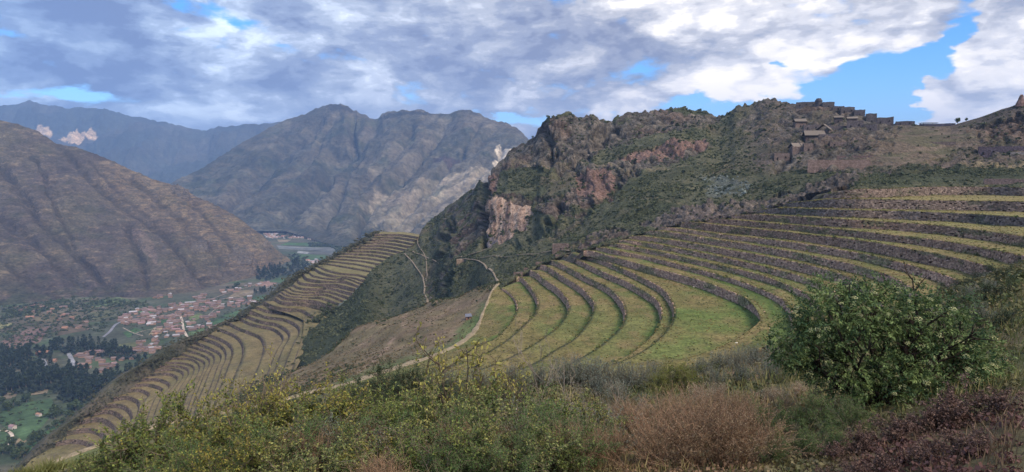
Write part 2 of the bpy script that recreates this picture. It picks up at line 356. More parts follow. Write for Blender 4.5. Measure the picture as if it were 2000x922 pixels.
# ---- middle mountain
def middle_mountain():
    sky = [(100, 480), (250, 405), (345, 352), (400, 325), (450, 293), (500, 263), (545, 240), (560, 234), (585, 226), (600, 220), (612, 214), (625, 209), (638, 205), (645, 203), (668, 204), (680, 208), (690, 214), (697, 213), (703, 218), (728, 231),
           (738, 229), (745, 222), (760, 218), (775, 217), (785, 214), (800, 216), (815, 214), (826, 215), (832, 219), (850, 222), (880, 221), (893, 216), (908, 214), (920, 216), (935, 222), (950, 229), (970, 236), (990, 241), (1005, 248), (1018, 258), (1030, 269), (1060, 292), (1120, 340), (1300, 420)]
    pxs = np.arange(100, 1301, 2.5)
    cols = [(100, [(490, 4300), (482, 4700)]), (250, [(440, 4500), (420, 4800), (405, 5100)]), (345, [(446, 4350), (400, 4800), (352, 5500)]), (450, [(450, 4250), (380, 4900), (293, 6200)]), (560, [(452, 4200), (400, 4700), (330, 5400), (234, 6700)]),
            (650, [(480, 3570), (440, 3900), (380, 4600), (300, 5500), (203, 6600)]), (735, [(500, 3300), (440, 3750), (340, 4700), (270, 5600), (232, 6300)]), (800, [(510, 3200), (430, 3700), (330, 4600), (214, 6000)]),
            (910, [(520, 3150), (420, 3650), (320, 4500), (214, 5700)]), (1030, [(520, 3200), (420, 3600), (330, 4400), (269, 5300)]), (1300, [(540, 3200), (480, 3700), (420, 4300)])]
    PX, PY, D, f = colsheet(cols, pxs, 170, sky, sm=15); P = at(PX, PY, D); n = facing(P)
    wx = PX + fbm(p3(PX / 40, PY / 40), 3, 1) * 14; wy = PY + fbm(p3(PX / 40, PY / 40), 3, 2) * 10
    carve = 0
    for ln, wd, dep in (([(700, 222), (690, 262), (660, 300), (630, 340), (590, 385), (545, 430)], 14, 150), ([(735, 235), (712, 270), (680, 320), (655, 380), (620, 440)], 12, 110), ([(620, 235), (560, 290), (500, 345), (440, 400)], 12, 90),
                        ([(875, 232), (845, 270), (800, 320), (760, 360), (720, 410), (690, 460)], 10, 90), ([(935, 240), (900, 300), (850, 350), (800, 400), (745, 440)], 8, 70), ([(985, 300), (920, 345), (870, 385), (815, 425), (770, 455)], 6, 45),
                        ([(800, 245), (770, 290), (725, 340), (690, 385)], 9, 60), ([(660, 225), (610, 290), (570, 330)], 9, 60), ([(1000, 340), (930, 390), (880, 430)], 6, 40)):
        carve = carve + dep * np.exp(-(distline(wx, wy, ln) / wd) ** 2)
    edge = np.minimum(f * 5, 1) * (1 - .85 * sstep(.88, 1, f))
    rd = ridged(p3((PX + PY * 1.15) / 46, (PY - PX * .6) / 150), 5, 14)
    P = P - n * (carve * edge)[..., None] + n * ((.62 - rd) * 46 * edge + (.6 - ridged(p3((PX + PY * 1.3) / 17, (PY - PX * .6) / 70), 4, 15)) * 26 * edge + fbm(P / 90, 5, 31) * 22 * edge + (.6 - ridged(P * np.array([1, 1, .6]) / 55, 4, 19)) * 20 * edge)[..., None]
    P[-1, :, 2] += fbm(p3(pxs / 7, 0 * pxs), 5, 2, .6) * 15
    nz = fbm(p3(PX / 30, PY / 8), 4, 6)
    c = mixc(lin(104, 100, 84), lin(128, 116, 98), sstep(-.3, .4, fbm(P / 420, 5, 5))); c = mixc(c, lin(82, 88, 66), sstep(.0, .5, fbm(P / 160, 5, 12)) * .75)
    c = mixc(c, lin(150, 136, 112), sstep(.05, .5, nz) * .6); c = c * (1 + .22 * fbm(p3((PX + PY) / 6, (PY - PX * .5) / 16), 4, 77))[..., None]
    # sunlight painted as pale stubble on the lower right flank and pale right-edge cliff, dark cliff bands
    jx, jy = PX + fbm(p3(PX / 12, PY / 12), 3, 3) * 14, PY + fbm(p3(PX / 12, PY / 12), 3, 4) * 8
    sun_patch = inpoly(jx, jy, [(712, 392), (735, 370), (800, 352), (860, 345), (905, 330), (960, 318), (985, 330), (940, 360), (880, 395), (840, 430), (790, 452), (745, 446), (722, 430)])
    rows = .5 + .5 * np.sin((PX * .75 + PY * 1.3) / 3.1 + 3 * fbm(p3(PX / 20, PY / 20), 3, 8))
    c = mixc(c, lin(178, 160, 138), sun_patch * (.2 + .3 * sstep(.2, .9, rows)))
    c = mixc(c, lin(150, 136, 116), inpoly(jx, jy, [(560, 400), (640, 380), (690, 388), (640, 405), (585, 415)]) * .4)
    sun_cliff = inpoly(jx, jy, [(966, 325), (968, 300), (980, 284), (992, 288), (1000, 300), (984, 314)])
    c = mixc(c, np.array([.60, .50, .38]), sun_cliff * np.clip(.8 + fbm(p3(PX / 4, PY / 6), 3, 2) * .6, .25, 1))
    bands = inpoly(jx, jy, [(840, 306), (900, 300), (905, 312), (880, 320), (842, 312)]); c = mixc(c, lin(92, 72, 72), bands * .8)
    pk = inpoly(jx, jy, [(636, 210), (645, 200), (672, 203), (692, 214), (690, 219), (660, 212)]); c = mixc(c, lin(78, 72, 66), pk * .95)
    pk = inpoly(jx, jy, [(740, 232), (760, 220), (830, 217), (835, 224), (790, 226)]); c = mixc(c, lin(70, 66, 60), pk * .9)
    c = mixc(c, lin(120, 116, 82), inpoly(jx, jy, [(640, 232), (690, 222), (735, 236), (740, 244), (690, 240)]) * .6)
    c = c * (1 - .28 * sstep(.62, .85, rd))[..., None]
    return sheet('mountain_slope', rear(P, 600, 260), M['mount'], padrows(c * mixc(np.array([.52, .54, .58]), np.array([1., 1, 1]), np.maximum(sun_cliff, sun_patch * .5))), kind='structure')

# ---- brown hill on the left, across the valley
def left_hill():
    sky = [(-500, 60), (-300, 120), (-100, 200), (0, 235), (40, 244), (75, 257), (95, 270), (110, 280), (150, 287), (165, 293), (200, 306), (225, 316), (250, 329), (275, 339), (300, 350), (325, 357), (338, 361), (350, 364), (365, 369), (373, 378), (400, 391), (425, 403), (450, 416), (470, 429),
           (485, 441), (500, 451), (512, 459), (525, 472), (540, 487), (552, 497), (562, 504), (572, 511)]
    foot = [(-500, 660), (-300, 640), (0, 606), (100, 588), (200, 586), (300, 590), (400, 572), (450, 562), (500, 546), (530, 531), (555, 518), (572, 512)]
    pxs = np.arange(-500, 573, 2.0)
    def fd(py): return 430 / ((py - 324) / FPX) * 1.012
    cols = [(-500, [(660, 1640), (360, 2500), (60, 3300)]), (-300, [(640, 1740), (380, 2500), (120, 3200)]), (0, [(606, fd(606)), (520, 2150), (420, 2450), (320, 2850), (235, 3200)]), (150, [(587, fd(587)), (500, 2350), (400, 2650), (330, 2900), (287, 3150)]),
            (300, [(590, fd(590)), (520, 2320), (430, 2650), (350, 3050)]), (400, [(572, fd(572)), (510, 2450), (440, 2750), (391, 2980)]), (500, [(546, fd(546)), (500, 2720), (451, 2980)]), (572, [(512, fd(512)), (511.5, 3000)])]
    PX, PY, D, f = colsheet(cols, pxs, 190, sky, foot, sm=21); P = at(PX, PY, D); n = facing(P)
    wx = PX + fbm(p3(PX / 25, PY / 25), 3, 1) * 9; wy = PY + fbm(p3(PX / 25, PY / 25), 3, 2) * 7
    carve = 0; gl = 0
    for ln, wd, dep in (([(-30, 290), (0, 330), (50, 385), (90, 440), (140, 490), (190, 540), (230, 580)], 9, 46), ([(65, 305), (85, 345), (105, 400), (125, 445), (150, 480)], 5, 24), ([(115, 285), (160, 330), (230, 390), (320, 460), (375, 520), (405, 560)], 8, 38),
                        ([(250, 440), (272, 510), (285, 560)], 8, 30), ([(-40, 400), (30, 440), (100, 500), (160, 560)], 9, 34), ([(260, 345), (330, 410), (400, 470), (450, 530)], 10, 26), ([(-60, 470), (0, 500), (60, 545), (110, 580)], 9, 28), ([(380, 400), (430, 450), (470, 510)], 7, 18), ([(180, 320), (220, 360), (290, 420)], 7, 14)):
        g = np.exp(-(distline(wx, wy, ln) / wd) ** 2); carve = carve + dep * g; gl = np.maximum(gl, g)
    edge = np.minimum(f * 6, 1) * (1 - .9 * sstep(.9, 1, f))
    rd = ridged(p3((wx - wy * .85) / 95, (wy + wx * .5) / 230), 6, 22, .55)
    out = np.maximum(inpoly(wx, wy, [(440, 500), (455, 480), (478, 490), (496, 500), (490, 520), (465, 516)]), np.maximum(inpoly(wx, wy, [(330, 366), (345, 358), (366, 366), (374, 382), (352, 382)]), inpoly(wx, wy, [(370, 470), (400, 462), (410, 490), (380, 495)])))
    out = np.maximum(out, inpoly(wx, wy, [(505, 470), (520, 468), (535, 490), (520, 500)]) * .7)
    P = P - n * (carve * .5 * edge)[..., None] + n * ((.62 - rd) * 22 * edge + fbm(P / 60, 5, 31) * 7 * edge + (.6 - ridged(p3((wx - wy * .85) / 16, (wy + wx * .5) / 60), 4, 23)) * 3.5 * edge + out * (ridged(P * np.array([1, 1, .4]) / 22, 4, 6) - .5) * 38)[..., None]
    # low field terraces followed the contour here: faint real steps
    P[..., 2] += edge * 1.6 * (np.abs(((P[..., 2] / 13 + fbm(P / 150, 3, 5) * 2) % 1) - .5) - .25)
    P[-1, :, 2] += fbm(p3(pxs / 7, 0 * pxs), 4, 2) * 5
    nz = fbm(p3(PX / 30, PY / 4, 0), 5, 6); ny = fbm(p3(PX / 10, PY / 1.8, 0), 4, 16)
    c = mixc(lin(106, 94, 84), lin(112, 102, 84), sstep(-.25, .3, fbm(P / 210, 5, 5)))
    c = mixc(c, lin(92, 80, 78), sstep(.0, .45, fbm(P / 130, 5, 12)) * .7)
    c = mixc(c, lin(158, 138, 112), sstep(.0, .4, nz) * sstep(-.2, .3, ny) * .6)
    c = mixc(c, lin(84, 82, 62), sstep(.15, .5, fbm(P / 80, 4, 42)) * .55)
    crest = sstep(70, 8, distline(PX, PY, [(240, 345), (300, 375), (400, 425), (480, 470), (555, 515)]) - 10)
    c = mixc(c, lin(176, 148, 112), crest * .4 * sstep(-.5, .3, ny))  # sunlight along the crest painted as a golden tint
    c = mixc(c, lin(150, 128, 118), inpoly(wx, wy, [(255, 440), (280, 455), (300, 480), (305, 520), (285, 500), (262, 470)]) * .45)
    c = mixc(c, lin(70, 62, 56), sstep(.45, 1, gl) * .55); c = mixc(c, lin(128, 118, 110), out * .7)
    lowg = sstep(.22, .0, f) * sstep(330, 150, PX); c = mixc(c, lin(66, 76, 52), lowg * sstep(-.3, .3, fbm(P / 50, 4, 9)) * .8)
    return sheet('hill', rear(P, 250, 120), M['hill'], padrows(c * np.array([.53, .53, .53])), kind='structure')

# ---- rocky hill with the cliff (behind the terraces)
C_SKY = [(545, 742), (560, 722), (574, 700), (590, 671), (606, 648), (628, 627), (652, 609), (692, 571), (724, 530), (761, 501), (784, 493), (808, 476), (817, 463), (824, 448), (836, 436), (850, 424), (870, 407), (890, 394), (905, 382), (925, 368), (935, 358), (945, 350), (960, 332), (975, 318), (985, 308), (992, 296), (1005, 290), (1018, 281), (1030, 276), (1040, 271), (1048, 264), (1052, 250), (1056, 243),
         (1064, 239), (1070, 233), (1085, 229), (1100, 225), (1110, 222), (1120, 222), (1128, 228), (1140, 228), (1150, 223), (1158, 222), (1166, 230), (1172, 235), (1185, 235), (1196, 235), (1206, 229), (1220, 223), (1240, 220), (1262, 219), (1280, 218), (1300, 216), (1313, 212), (1325, 211), (1340, 214), (1355, 217), (1370, 218), (1381, 219), (1387, 225), (1396, 228), (1408, 227), (1425, 221), (1437, 210), (1455, 206), (1472, 204), (1486, 197), (1500, 195), (1512, 196), (1524, 201),
         (1540, 203), (1556, 203), (1575, 202), (1600, 203), (1625, 207), (1640, 211), (1665, 217), (1685, 224), (1710, 234), (1740, 241), (1770, 243), (1785, 243), (1800, 244), (1830, 246), (1858, 246), (1872, 241), (1890, 236), (1915, 229), (1935, 222), (1955, 214), (1975, 208), (1990, 203), (2010, 198), (2060, 180), (2250, 130)]
C_COLS = [(540, [(768, 540), (748, 590)]), (572, [(742, 540), (704, 630)]), (600, [(722, 540), (655, 665)]), (640, [(695, 530), (620, 700)]), (700, [(660, 540), (610, 640), (570, 750)]), (770, [(632, 545), (560, 680), (503, 774)]),
          (815, [(615, 545), (540, 690), (463, 861)]), (836, [(608, 540), (540, 660), (436, 930)]), (870, [(600, 520), (540, 560), (480, 660), (407, 900)]), (920, [(585, 490), (520, 540), (500, 556), (430, 690), (368, 850)]),
          (950, [(575, 440), (500, 535), (478, 590), (440, 612), (400, 625), (350, 760)]), (975, [(568, 425), (500, 520), (474, 585), (440, 597), (392, 612), (350, 700), (318, 800)]),
          (1020, [(555, 402), (500, 470), (450, 560), (410, 585), (390, 600), (330, 690), (281, 800)]), (1075, [(526, 392), (460, 480), (400, 560), (340, 630), (300, 670), (232, 730)]),
          (1120, [(510, 384), (440, 480), (380, 560), (320, 640), (222, 740)]), (1200, [(495, 376), (420, 450), (350, 550), (330, 565), (300, 630), (234, 745)]), (1340, [(450, 336), (400, 400), (340, 500), (320, 515), (270, 610), (214, 740)]),
          (1480, [(428, 290), (380, 360), (330, 440), (260, 570), (198, 700)]), (1560, [(408, 268), (380, 310), (330, 380), (270, 500), (203, 640)]), (1625, [(386, 262), (350, 320), (330, 365), (322, 385), (270, 480), (207, 600)]), (1740, [(380, 300), (350, 325), (310, 375), (270, 450), (241, 530)]),
          (1860, [(374, 325), (345, 345), (310, 395), (270, 455), (246, 505)]), (1960, [(374, 325), (345, 345), (300, 380), (250, 425), (212, 465)]), (2060, [(374, 320), (340, 340), (290, 370), (180, 440)]), (2250, [(374, 310), (300, 350), (130, 430)])]
C_COLS = [(x_, [(y_, d_ + (45 if x_ >= 1480 and d_ < 450 else 0) * (1 - max(0, d_ - 380) / 70)) for y_, d_ in l_]) for x_, l_ in C_COLS]
CHILL = {}
def rocky_hill():
    pxs = np.concatenate([np.arange(545, 830, 2.5), np.arange(830, 1700, 1.7), np.arange(1700, 2251, 2.5)])
    nR = 300
    PX, PY, D, f = colsheet(C_COLS, pxs, nR, C_SKY, sm=17)
    # the hill meets the ends of the terraces and the edge of the spur where they stand
    for line, wd, gap in ((BOWL['edge'], 40, 4), (SPUR['edge'], 30, 2)):
        line = line[np.argsort(line[:, 0])]; inr = (pxs >= line[0, 0]) & (pxs <= line[-1, 0])
        ys = np.interp(pxs, line[:, 0], line[:, 1]); ds = np.interp(pxs, line[:, 0], line[:, 2]) + gap
        dl = np.array([np.interp(-ys[j], -PY[:, j], D[:, j]) for j in range(len(pxs))]) - ds
        fall = sstep(line[0, 0] - 60, line[0, 0], pxs) * sstep(line[-1, 0] + 60, line[-1, 0], pxs)
        dl = smooth1(dl * fall, 15)
        up = np.clip((ys[None] - PY) / wd, 0, 9); D = D - dl[None] * np.exp(-up ** 2)
        D = D + fall[None] * np.clip(PY - ys[None], 0, 60) * (2.2 if wd == 40 else .0)
    P = at(PX, PY, D); n = facing(P)
    wx = PX + fbm(p3(PX / 14, PY / 14), 4, 1) * 11; wy = PY + fbm(p3(PX / 14, PY / 14), 4, 2) * 11
    cliff = inpoly(wx, wy, [(944, 478), (942, 420), (950, 400), (965, 392), (985, 392), (1000, 400), (1020, 396), (1035, 398), (1042, 420), (1030, 440), (1000, 462), (975, 475), (958, 482)])
    rocky = np.zeros_like(PX)
    for pl, a in (([(940, 330), (1050, 240), (1130, 220), (1200, 232), (1180, 290), (1110, 330), (1060, 320), (1000, 330), (960, 360)], .8), ([(940, 400), (945, 345), (975, 330), (965, 380), (1040, 385), (1110, 380), (1190, 370), (1130, 420), (1060, 415), (1030, 400)], .75),
                  ([(1190, 290), (1280, 260), (1400, 240), (1430, 215), (1340, 205), (1210, 225), (1180, 260)], .65), ([(1180, 330), (1230, 300), (1300, 280), (1380, 270), (1400, 285), (1330, 310), (1250, 330), (1200, 345)], .85),
                  ([(1080, 320), (1190, 320), (1230, 345), (1180, 385), (1100, 400), (1130, 350)], .8), ([(860, 420), (935, 360), (940, 450), (925, 480), (900, 500), (870, 470)], .55), ([(820, 540), (850, 500), (900, 490), (905, 530), (870, 570), (830, 590)], .45),
                  ([(1430, 215), (1500, 195), (1640, 200), (1760, 245), (1740, 300), (1600, 300), (1520, 330), (1500, 270), (1440, 270)], .55), ([(1520, 300), (1600, 290), (1700, 300), (1740, 330), (1600, 340), (1520, 330)], .6),
                  ([(1240, 440), (1330, 405), (1420, 395), (1560, 375), (1660, 345), (1700, 355), (1640, 378), (1500, 415), (1300, 445)], .7), ([(1120, 490), (1140, 460), (1200, 448), (1240, 445), (1225, 462), (1150, 488)], .6),
                  ([(1680, 340), (1780, 320), (1900, 290), (2100, 270), (2100, 320), (1900, 325), (1750, 345)], .55), ([(1900, 250), (2100, 190), (2100, 290), (1920, 290)], .6)):
        rocky = np.maximum(rocky, a * inpoly(wx, wy, pl))
    nb = fbm(P / 26, 5, 40); nb2 = fbm(P / 9, 4, 41)
    rk = np.clip(rocky + cliff, 0, 1)
    rockm = np.maximum(sstep(.48, .62, rocky + nb * .45 + nb2 * .25), cliff)
    rockm = np.maximum(rockm, sstep(.42, .6, nb * .7 + nb2 * .4) * .6 * (PX < 1700))
    Pv = P * np.array([1, 1, .38])
    frac = ridged(Pv / 24, 5, 51); frac2 = ridged(Pv / 8, 4, 52); frac3 = ridged(Pv / 3.4, 3, 53)
    edge = np.minimum(f * 8, 1) * (1 - .8 * sstep(.93, 1, f))
    disp = rk[..., ] * edge * ((.6 - frac) * 15 + (.6 - frac2) * 9 + (.6 - frac3) * 3.2) * np.where(cliff > 0, .35, 1.0) + edge * (fbm(P / 45, 4, 33) * 5 + fbm(P / 7, 3, 35) * 1.3) * np.where(PX > 1640, .45, 1)
    for ln, wd, dep in (([(952, 330), (947, 365), (942, 400), (941, 440), (944, 474)], 4.5, 34), ([(1095, 385), (1090, 410), (1070, 430)], 5, 14), ([(1190, 250), (1140, 300), (1080, 340)], 8, 14), ([(1060, 250), (1080, 300), (1060, 330)], 7, 12), ([(885, 430), (870, 470), (860, 500)], 6, 14), ([(1235, 330), (1130, 420), (1000, 480)], 10, 8), ([(880, 530), (868, 560), (862, 580)], 4, 9), ([(1520, 320), (1560, 285), (1580, 262)], 6, 6)):
        disp = disp - dep * np.exp(-(distline(wx, wy, ln) / wd) ** 2) * edge
    P = P + n * disp[..., None]
    P[-1, :, 2] += (fbm(p3(pxs / 5, 0 * pxs), 4, 2) * 2.6 + np.abs(fbm(p3(pxs / 14, 0 * pxs + 3), 3, 7)) * 3.0) * (1 - sstep(1520, 1560, pxs)) * sstep(815, 850, pxs)
    # --- what grows or lies where
    sc = fbm(P / 14, 5, 60)
    c = mixc(lin(84, 86, 66), lin(100, 98, 78), sstep(-.25, .35, sc)); c = mixc(c, lin(66, 72, 52), sstep(.05, .4, fbm(P / 30, 4, 61)) * .6)
    c = mixc(c, lin(108, 94, 82), sstep(.15, .5, fbm(P / 40, 4, 62)) * .5)
    brown = sstep(1400, 1500, wx) * sstep(345, 318, wy); c = mixc(c, mixc(lin(108, 96, 90), lin(92, 86, 74), sstep(-.2, .3, fbm(P / 12, 4, 66))), brown * .85)
    rc = mixc(lin(104, 98, 92), lin(130, 120, 110), sstep(-.3, .4, fbm(P / 8, 4, 63))); rc = mixc(rc, lin(126, 106, 96), sstep(0., .4, fbm(P / 45, 3, 64)) * .7)
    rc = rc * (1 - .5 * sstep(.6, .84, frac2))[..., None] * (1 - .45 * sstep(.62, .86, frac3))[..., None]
    red = np.maximum(inpoly(wx, wy, [(1190, 300), (1300, 275), (1380, 270), (1390, 285), (1300, 305), (1210, 312)]), inpoly(wx, wy, [(1110, 345), (1150, 330), (1200, 330), (1190, 370), (1130, 385)]))
    red = np.maximum(red, inpoly(wx, wy, [(950, 345), (965, 335), (962, 365), (950, 375)])); rc = mixc(rc, lin(142, 112, 102), red * .75)
    streak = fbm(p3(PX / 3.2, PY / 40), 4, 70); cc = mixc(lin(150, 124, 108), lin(180, 154, 136), sstep(-.2, .35, streak)); cc = mixc(cc, lin(106, 84, 78), sstep(.1, .5, fbm(p3(PX / 5, PY / 26), 4, 71)) * .8)
    cc = mixc(cc, lin(96, 94, 100), inpoly(wx, wy, [(945, 480), (946, 462), (962, 460), (975, 468), (972, 478)]) * .8)
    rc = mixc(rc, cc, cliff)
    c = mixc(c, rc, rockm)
    # bare ridge of stones beside the terraces, grey-leaved patch, grassy saddle under the ruins, dark scrub strips
    c = mixc(c, lin(118, 122, 118), inpoly(wx, wy, [(1370, 350), (1440, 345), (1480, 355), (1450, 380), (1380, 388)]) * .55 * sstep(-.3, .3, nb2))
    sad = inpoly(wx, wy, [(1690, 262), (1770, 248), (1900, 250), (1930, 262), (1960, 285), (1880, 296), (1800, 318), (1700, 330), (1660, 312), (1700, 290)])
    gr = mixc(lin(116, 102, 90), lin(100, 96, 76), sstep(-.2, .3, fbm(p3(PX / 60, PY / 6), 4, 80))); c = mixc(c, gr, sad * .85)
    dk = inpoly(wx, wy, [(1690, 345), (1760, 332), (1900, 322), (2100, 330), (2100, 344), (1900, 352), (1760, 362), (1660, 366)]); c = mixc(c, lin(70, 76, 58), dk * .8)
    tan = np.maximum(inpoly(PX, PY + fbm(p3(PX / 20, PY), 2) * 3, [(1868, 318), (1990, 321), (2100, 325), (2100, 333), (1900, 325)]), sstep(4, 1.5, distline(PX, wy * .5 + PY * .5, [(1000, 318), (1080, 315), (1150, 320), (1200, 327), (1280, 328), (1360, 322), (1420, 322)])) * .7)
    tan = np.maximum(tan, sstep(3, 1.2, distline(PX, wy * .3 + PY * .7, [(1200, 385), (1260, 392), (1340, 396)])) * .4)
    c = mixc(c, lin(142, 128, 104), tan * .75)
    stony = inpoly(wx, wy, [(1240, 440), (1330, 405), (1420, 395), (1560, 375), (1660, 345), (1700, 352), (1640, 376), (1500, 412), (1300, 445)]); c = mixc(c, mixc(lin(96, 88, 84), lin(132, 118, 110), sstep(-.1, .3, fbm(P / 3, 4, 90))), stony * .7)
    for ln in ([(1790, 290), (1850, 283), (1920, 286)], [(1700, 322), (1780, 312), (1850, 300)], [(1740, 264), (1820, 263), (1880, 262)], [(1690, 300), (1760, 296), (1830, 290)]):
        c = mixc(c, lin(128, 112, 100), sstep(3.5, 1.0, np.abs(distline(PX, PY, ln))) * .6)
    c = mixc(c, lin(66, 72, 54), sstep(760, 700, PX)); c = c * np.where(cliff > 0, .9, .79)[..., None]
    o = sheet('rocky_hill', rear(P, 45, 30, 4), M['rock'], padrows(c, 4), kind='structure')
    CHILL.update(P=P, PX=PX, PY=PY, rock=rockm, cliff=cliff, sad=sad, n=facing(P), stony=stony)
    return o
def on_hill(px, py):
    """point of the rocky hill seen at px,py"""
    d2 = (CHILL['PX'] - px) ** 2 + (CHILL['PY'] - py) ** 2; i = np.unravel_index(np.argmin(d2), d2.shape)
    return CHILL['P'][i].copy()
# ================================================================== THE BOWL OF BIG TERRACES
# crest of each terrace wall as seen in the photograph (left end -> right end), and the height ratio top : foot
BW = [
 ([(1610,379),(1639,374),(1677,369),(1725,369),(1760,367),(1796,365.5),(1855,364.5),(1930,365),(2000,366.5),(2170,370)], 1.40),
 ([(1535,397),(1560,394.5),(1587,392),(1621,389),(1673,389),(1743,389.7),(1800,391),(1900,392.3),(2000,394),(2180,400)], 1.292),
 ([(1478,412.5),(1500,408),(1526,406),(1552,406.8),(1604,408.5),(1673,410.3),(1743,412),(1800,413.7),(1900,418),(2000,425),(2180,440)], 1.181),
 ([(1430,422),(1465,418.5),(1500,420),(1540,422.2),(1569,423.3),(1621,426.8),(1673,429.4),(1743,433.7),(1800,438),(1847,441.7),(1899,448),(1951,455),(2000,462),(2180,488)], 1.148),
 ([(1382,431),(1407,427.5),(1448,430.6),(1500,435.5),(1569,441),(1604,444.5),(1673,451),(1725,457),(1800,465.3),(1864,474),(1925,485.5),(2000,500),(2180,540)], 1.102),
 ([(1331,436),(1353,433.5),(1413,440.8),(1483,447.7),(1540,453.5),(1604,461),(1656,466.5),(1708,473.6),(1760,483),(1829,495.5),(1881,506.8),(1916,516.4),(1958,530),(2010,553),(2060,590)], 1.135),
 ([(1286,447),(1297,444),(1344,448.6),(1413,458),(1500,467.5),(1569,476),(1639,487.5),(1708,500),(1760,513),(1829,532),(1855,541),(1880,555),(1900,580),(1915,620)], 1.087),
 ([(1262,453),(1278,450.8),(1327,455.5),(1379,464.5),(1448,474.8),(1500,483.5),(1552,492),(1604,503.4),(1656,514),(1708,528.5),(1752,545),(1793,573),(1815,610),(1820,650)], 1.082),
 ([(1230,462),(1249,461),(1292,466),(1344,473.7),(1413,486),(1483,498),(1543,510),(1587,519.5),(1639,534),(1673,547),(1697,563),(1722,590),(1735,640)], 1.0886),
 ([(1210,469.5),(1225,469),(1260,474),(1283,477),(1344,488.5),(1413,502.5),(1483,518.5),(1535,531),(1578,543.5),(1613,558),(1648,590),(1660,640)], 1.058),
 ([(1192,476),(1210,476.5),(1260,486),(1292,492),(1344,504),(1413,519.5),(1483,536.5),(1535,555),(1566,569),(1590,586),(1610,615),(1615,655)], 1.051),
 ([(1165,483),(1180,484),(1203,489),(1260,500.5),(1292,507.6),(1344,521),(1413,539),(1474,559.5),(1513,576.6),(1532,588),(1548,612),(1550,655)], 1.0437),
 ([(1140,488.5),(1155,490),(1203,503),(1240,513),(1279,524),(1330,537),(1376,550),(1416,565),(1464,585),(1490,606),(1501,625),(1502,640),(1495,665),(1470,692),(1400,717),(1300,746),(1150,782),(1000,802),(850,812),(700,818)], 1.07),
 ([(1118,493),(1130,494),(1168,505),(1210,521.6),(1240,535),(1269,549),(1298,567),(1314,592),(1318,608),(1316,622),(1306,640),(1279,668),(1240,693.7),(1195,711),(1137,726),(1080,741),(1000,760),(850,780),(700,791)], 1.049),
 ([(1103,498.5),(1111,500),(1133,509.4),(1185,533.7),(1220,548),(1259,568.8),(1285,588),(1293,610),(1291,624),(1281,646),(1255,672),(1225,694),(1180,713),(1130,727.5),(1070,743),(990,761),(850,778),(700,788.5)], 1.053),
 ([(1078,508),(1090,512),(1116,525),(1151,543),(1190,562),(1211,584),(1221,603),(1220,625),(1213,638),(1195,656),(1170,676),(1137,697),(1100,715),(1040,735),(960,752),(850,769),(700,785)], 1.054),
 ([(1056,517),(1070,521),(1099,539),(1133,560),(1151,577),(1161,592),(1160,606),(1150,626),(1136,646),(1117,664),(1082,684),(1039,711),(980,730),(900,747),(760,769),(700,777)], 1.052),
 ([(1036,528),(1048,532),(1064,546),(1090,563),(1107,582),(1113,597),(1109,610),(1095,632),(1078,647),(1039,674),(990,700),(920,726),(800,751),(690,770)], 1.057),
 ([(1008,541),(1019,542),(1034,558),(1047,577),(1051,594),(1045,612),(1030,627),(1008,648),(978,672),(930,698),(870,717),(770,744),(670,766)], 1.043),
 ([(978,563),(990,568),(1004,581),(1010,596),(1008,612),(995,633),(969,659),(940,673),(890,695),(800,726),(740,743),(660,762)], 1.02)]
BZ0 = -10.2
NB = 170
BOWL = {}
PATH = [(973.5,553.5),(960,570),(952,590),(943,612),(934,635),(922,653),(893,675),(845,696),(800,711.5),(737,732),(672,752),(607,766),(542,784),(440,806),(360,820),(293,836),(200,868),(120,898),(60,924),(-40,960)]
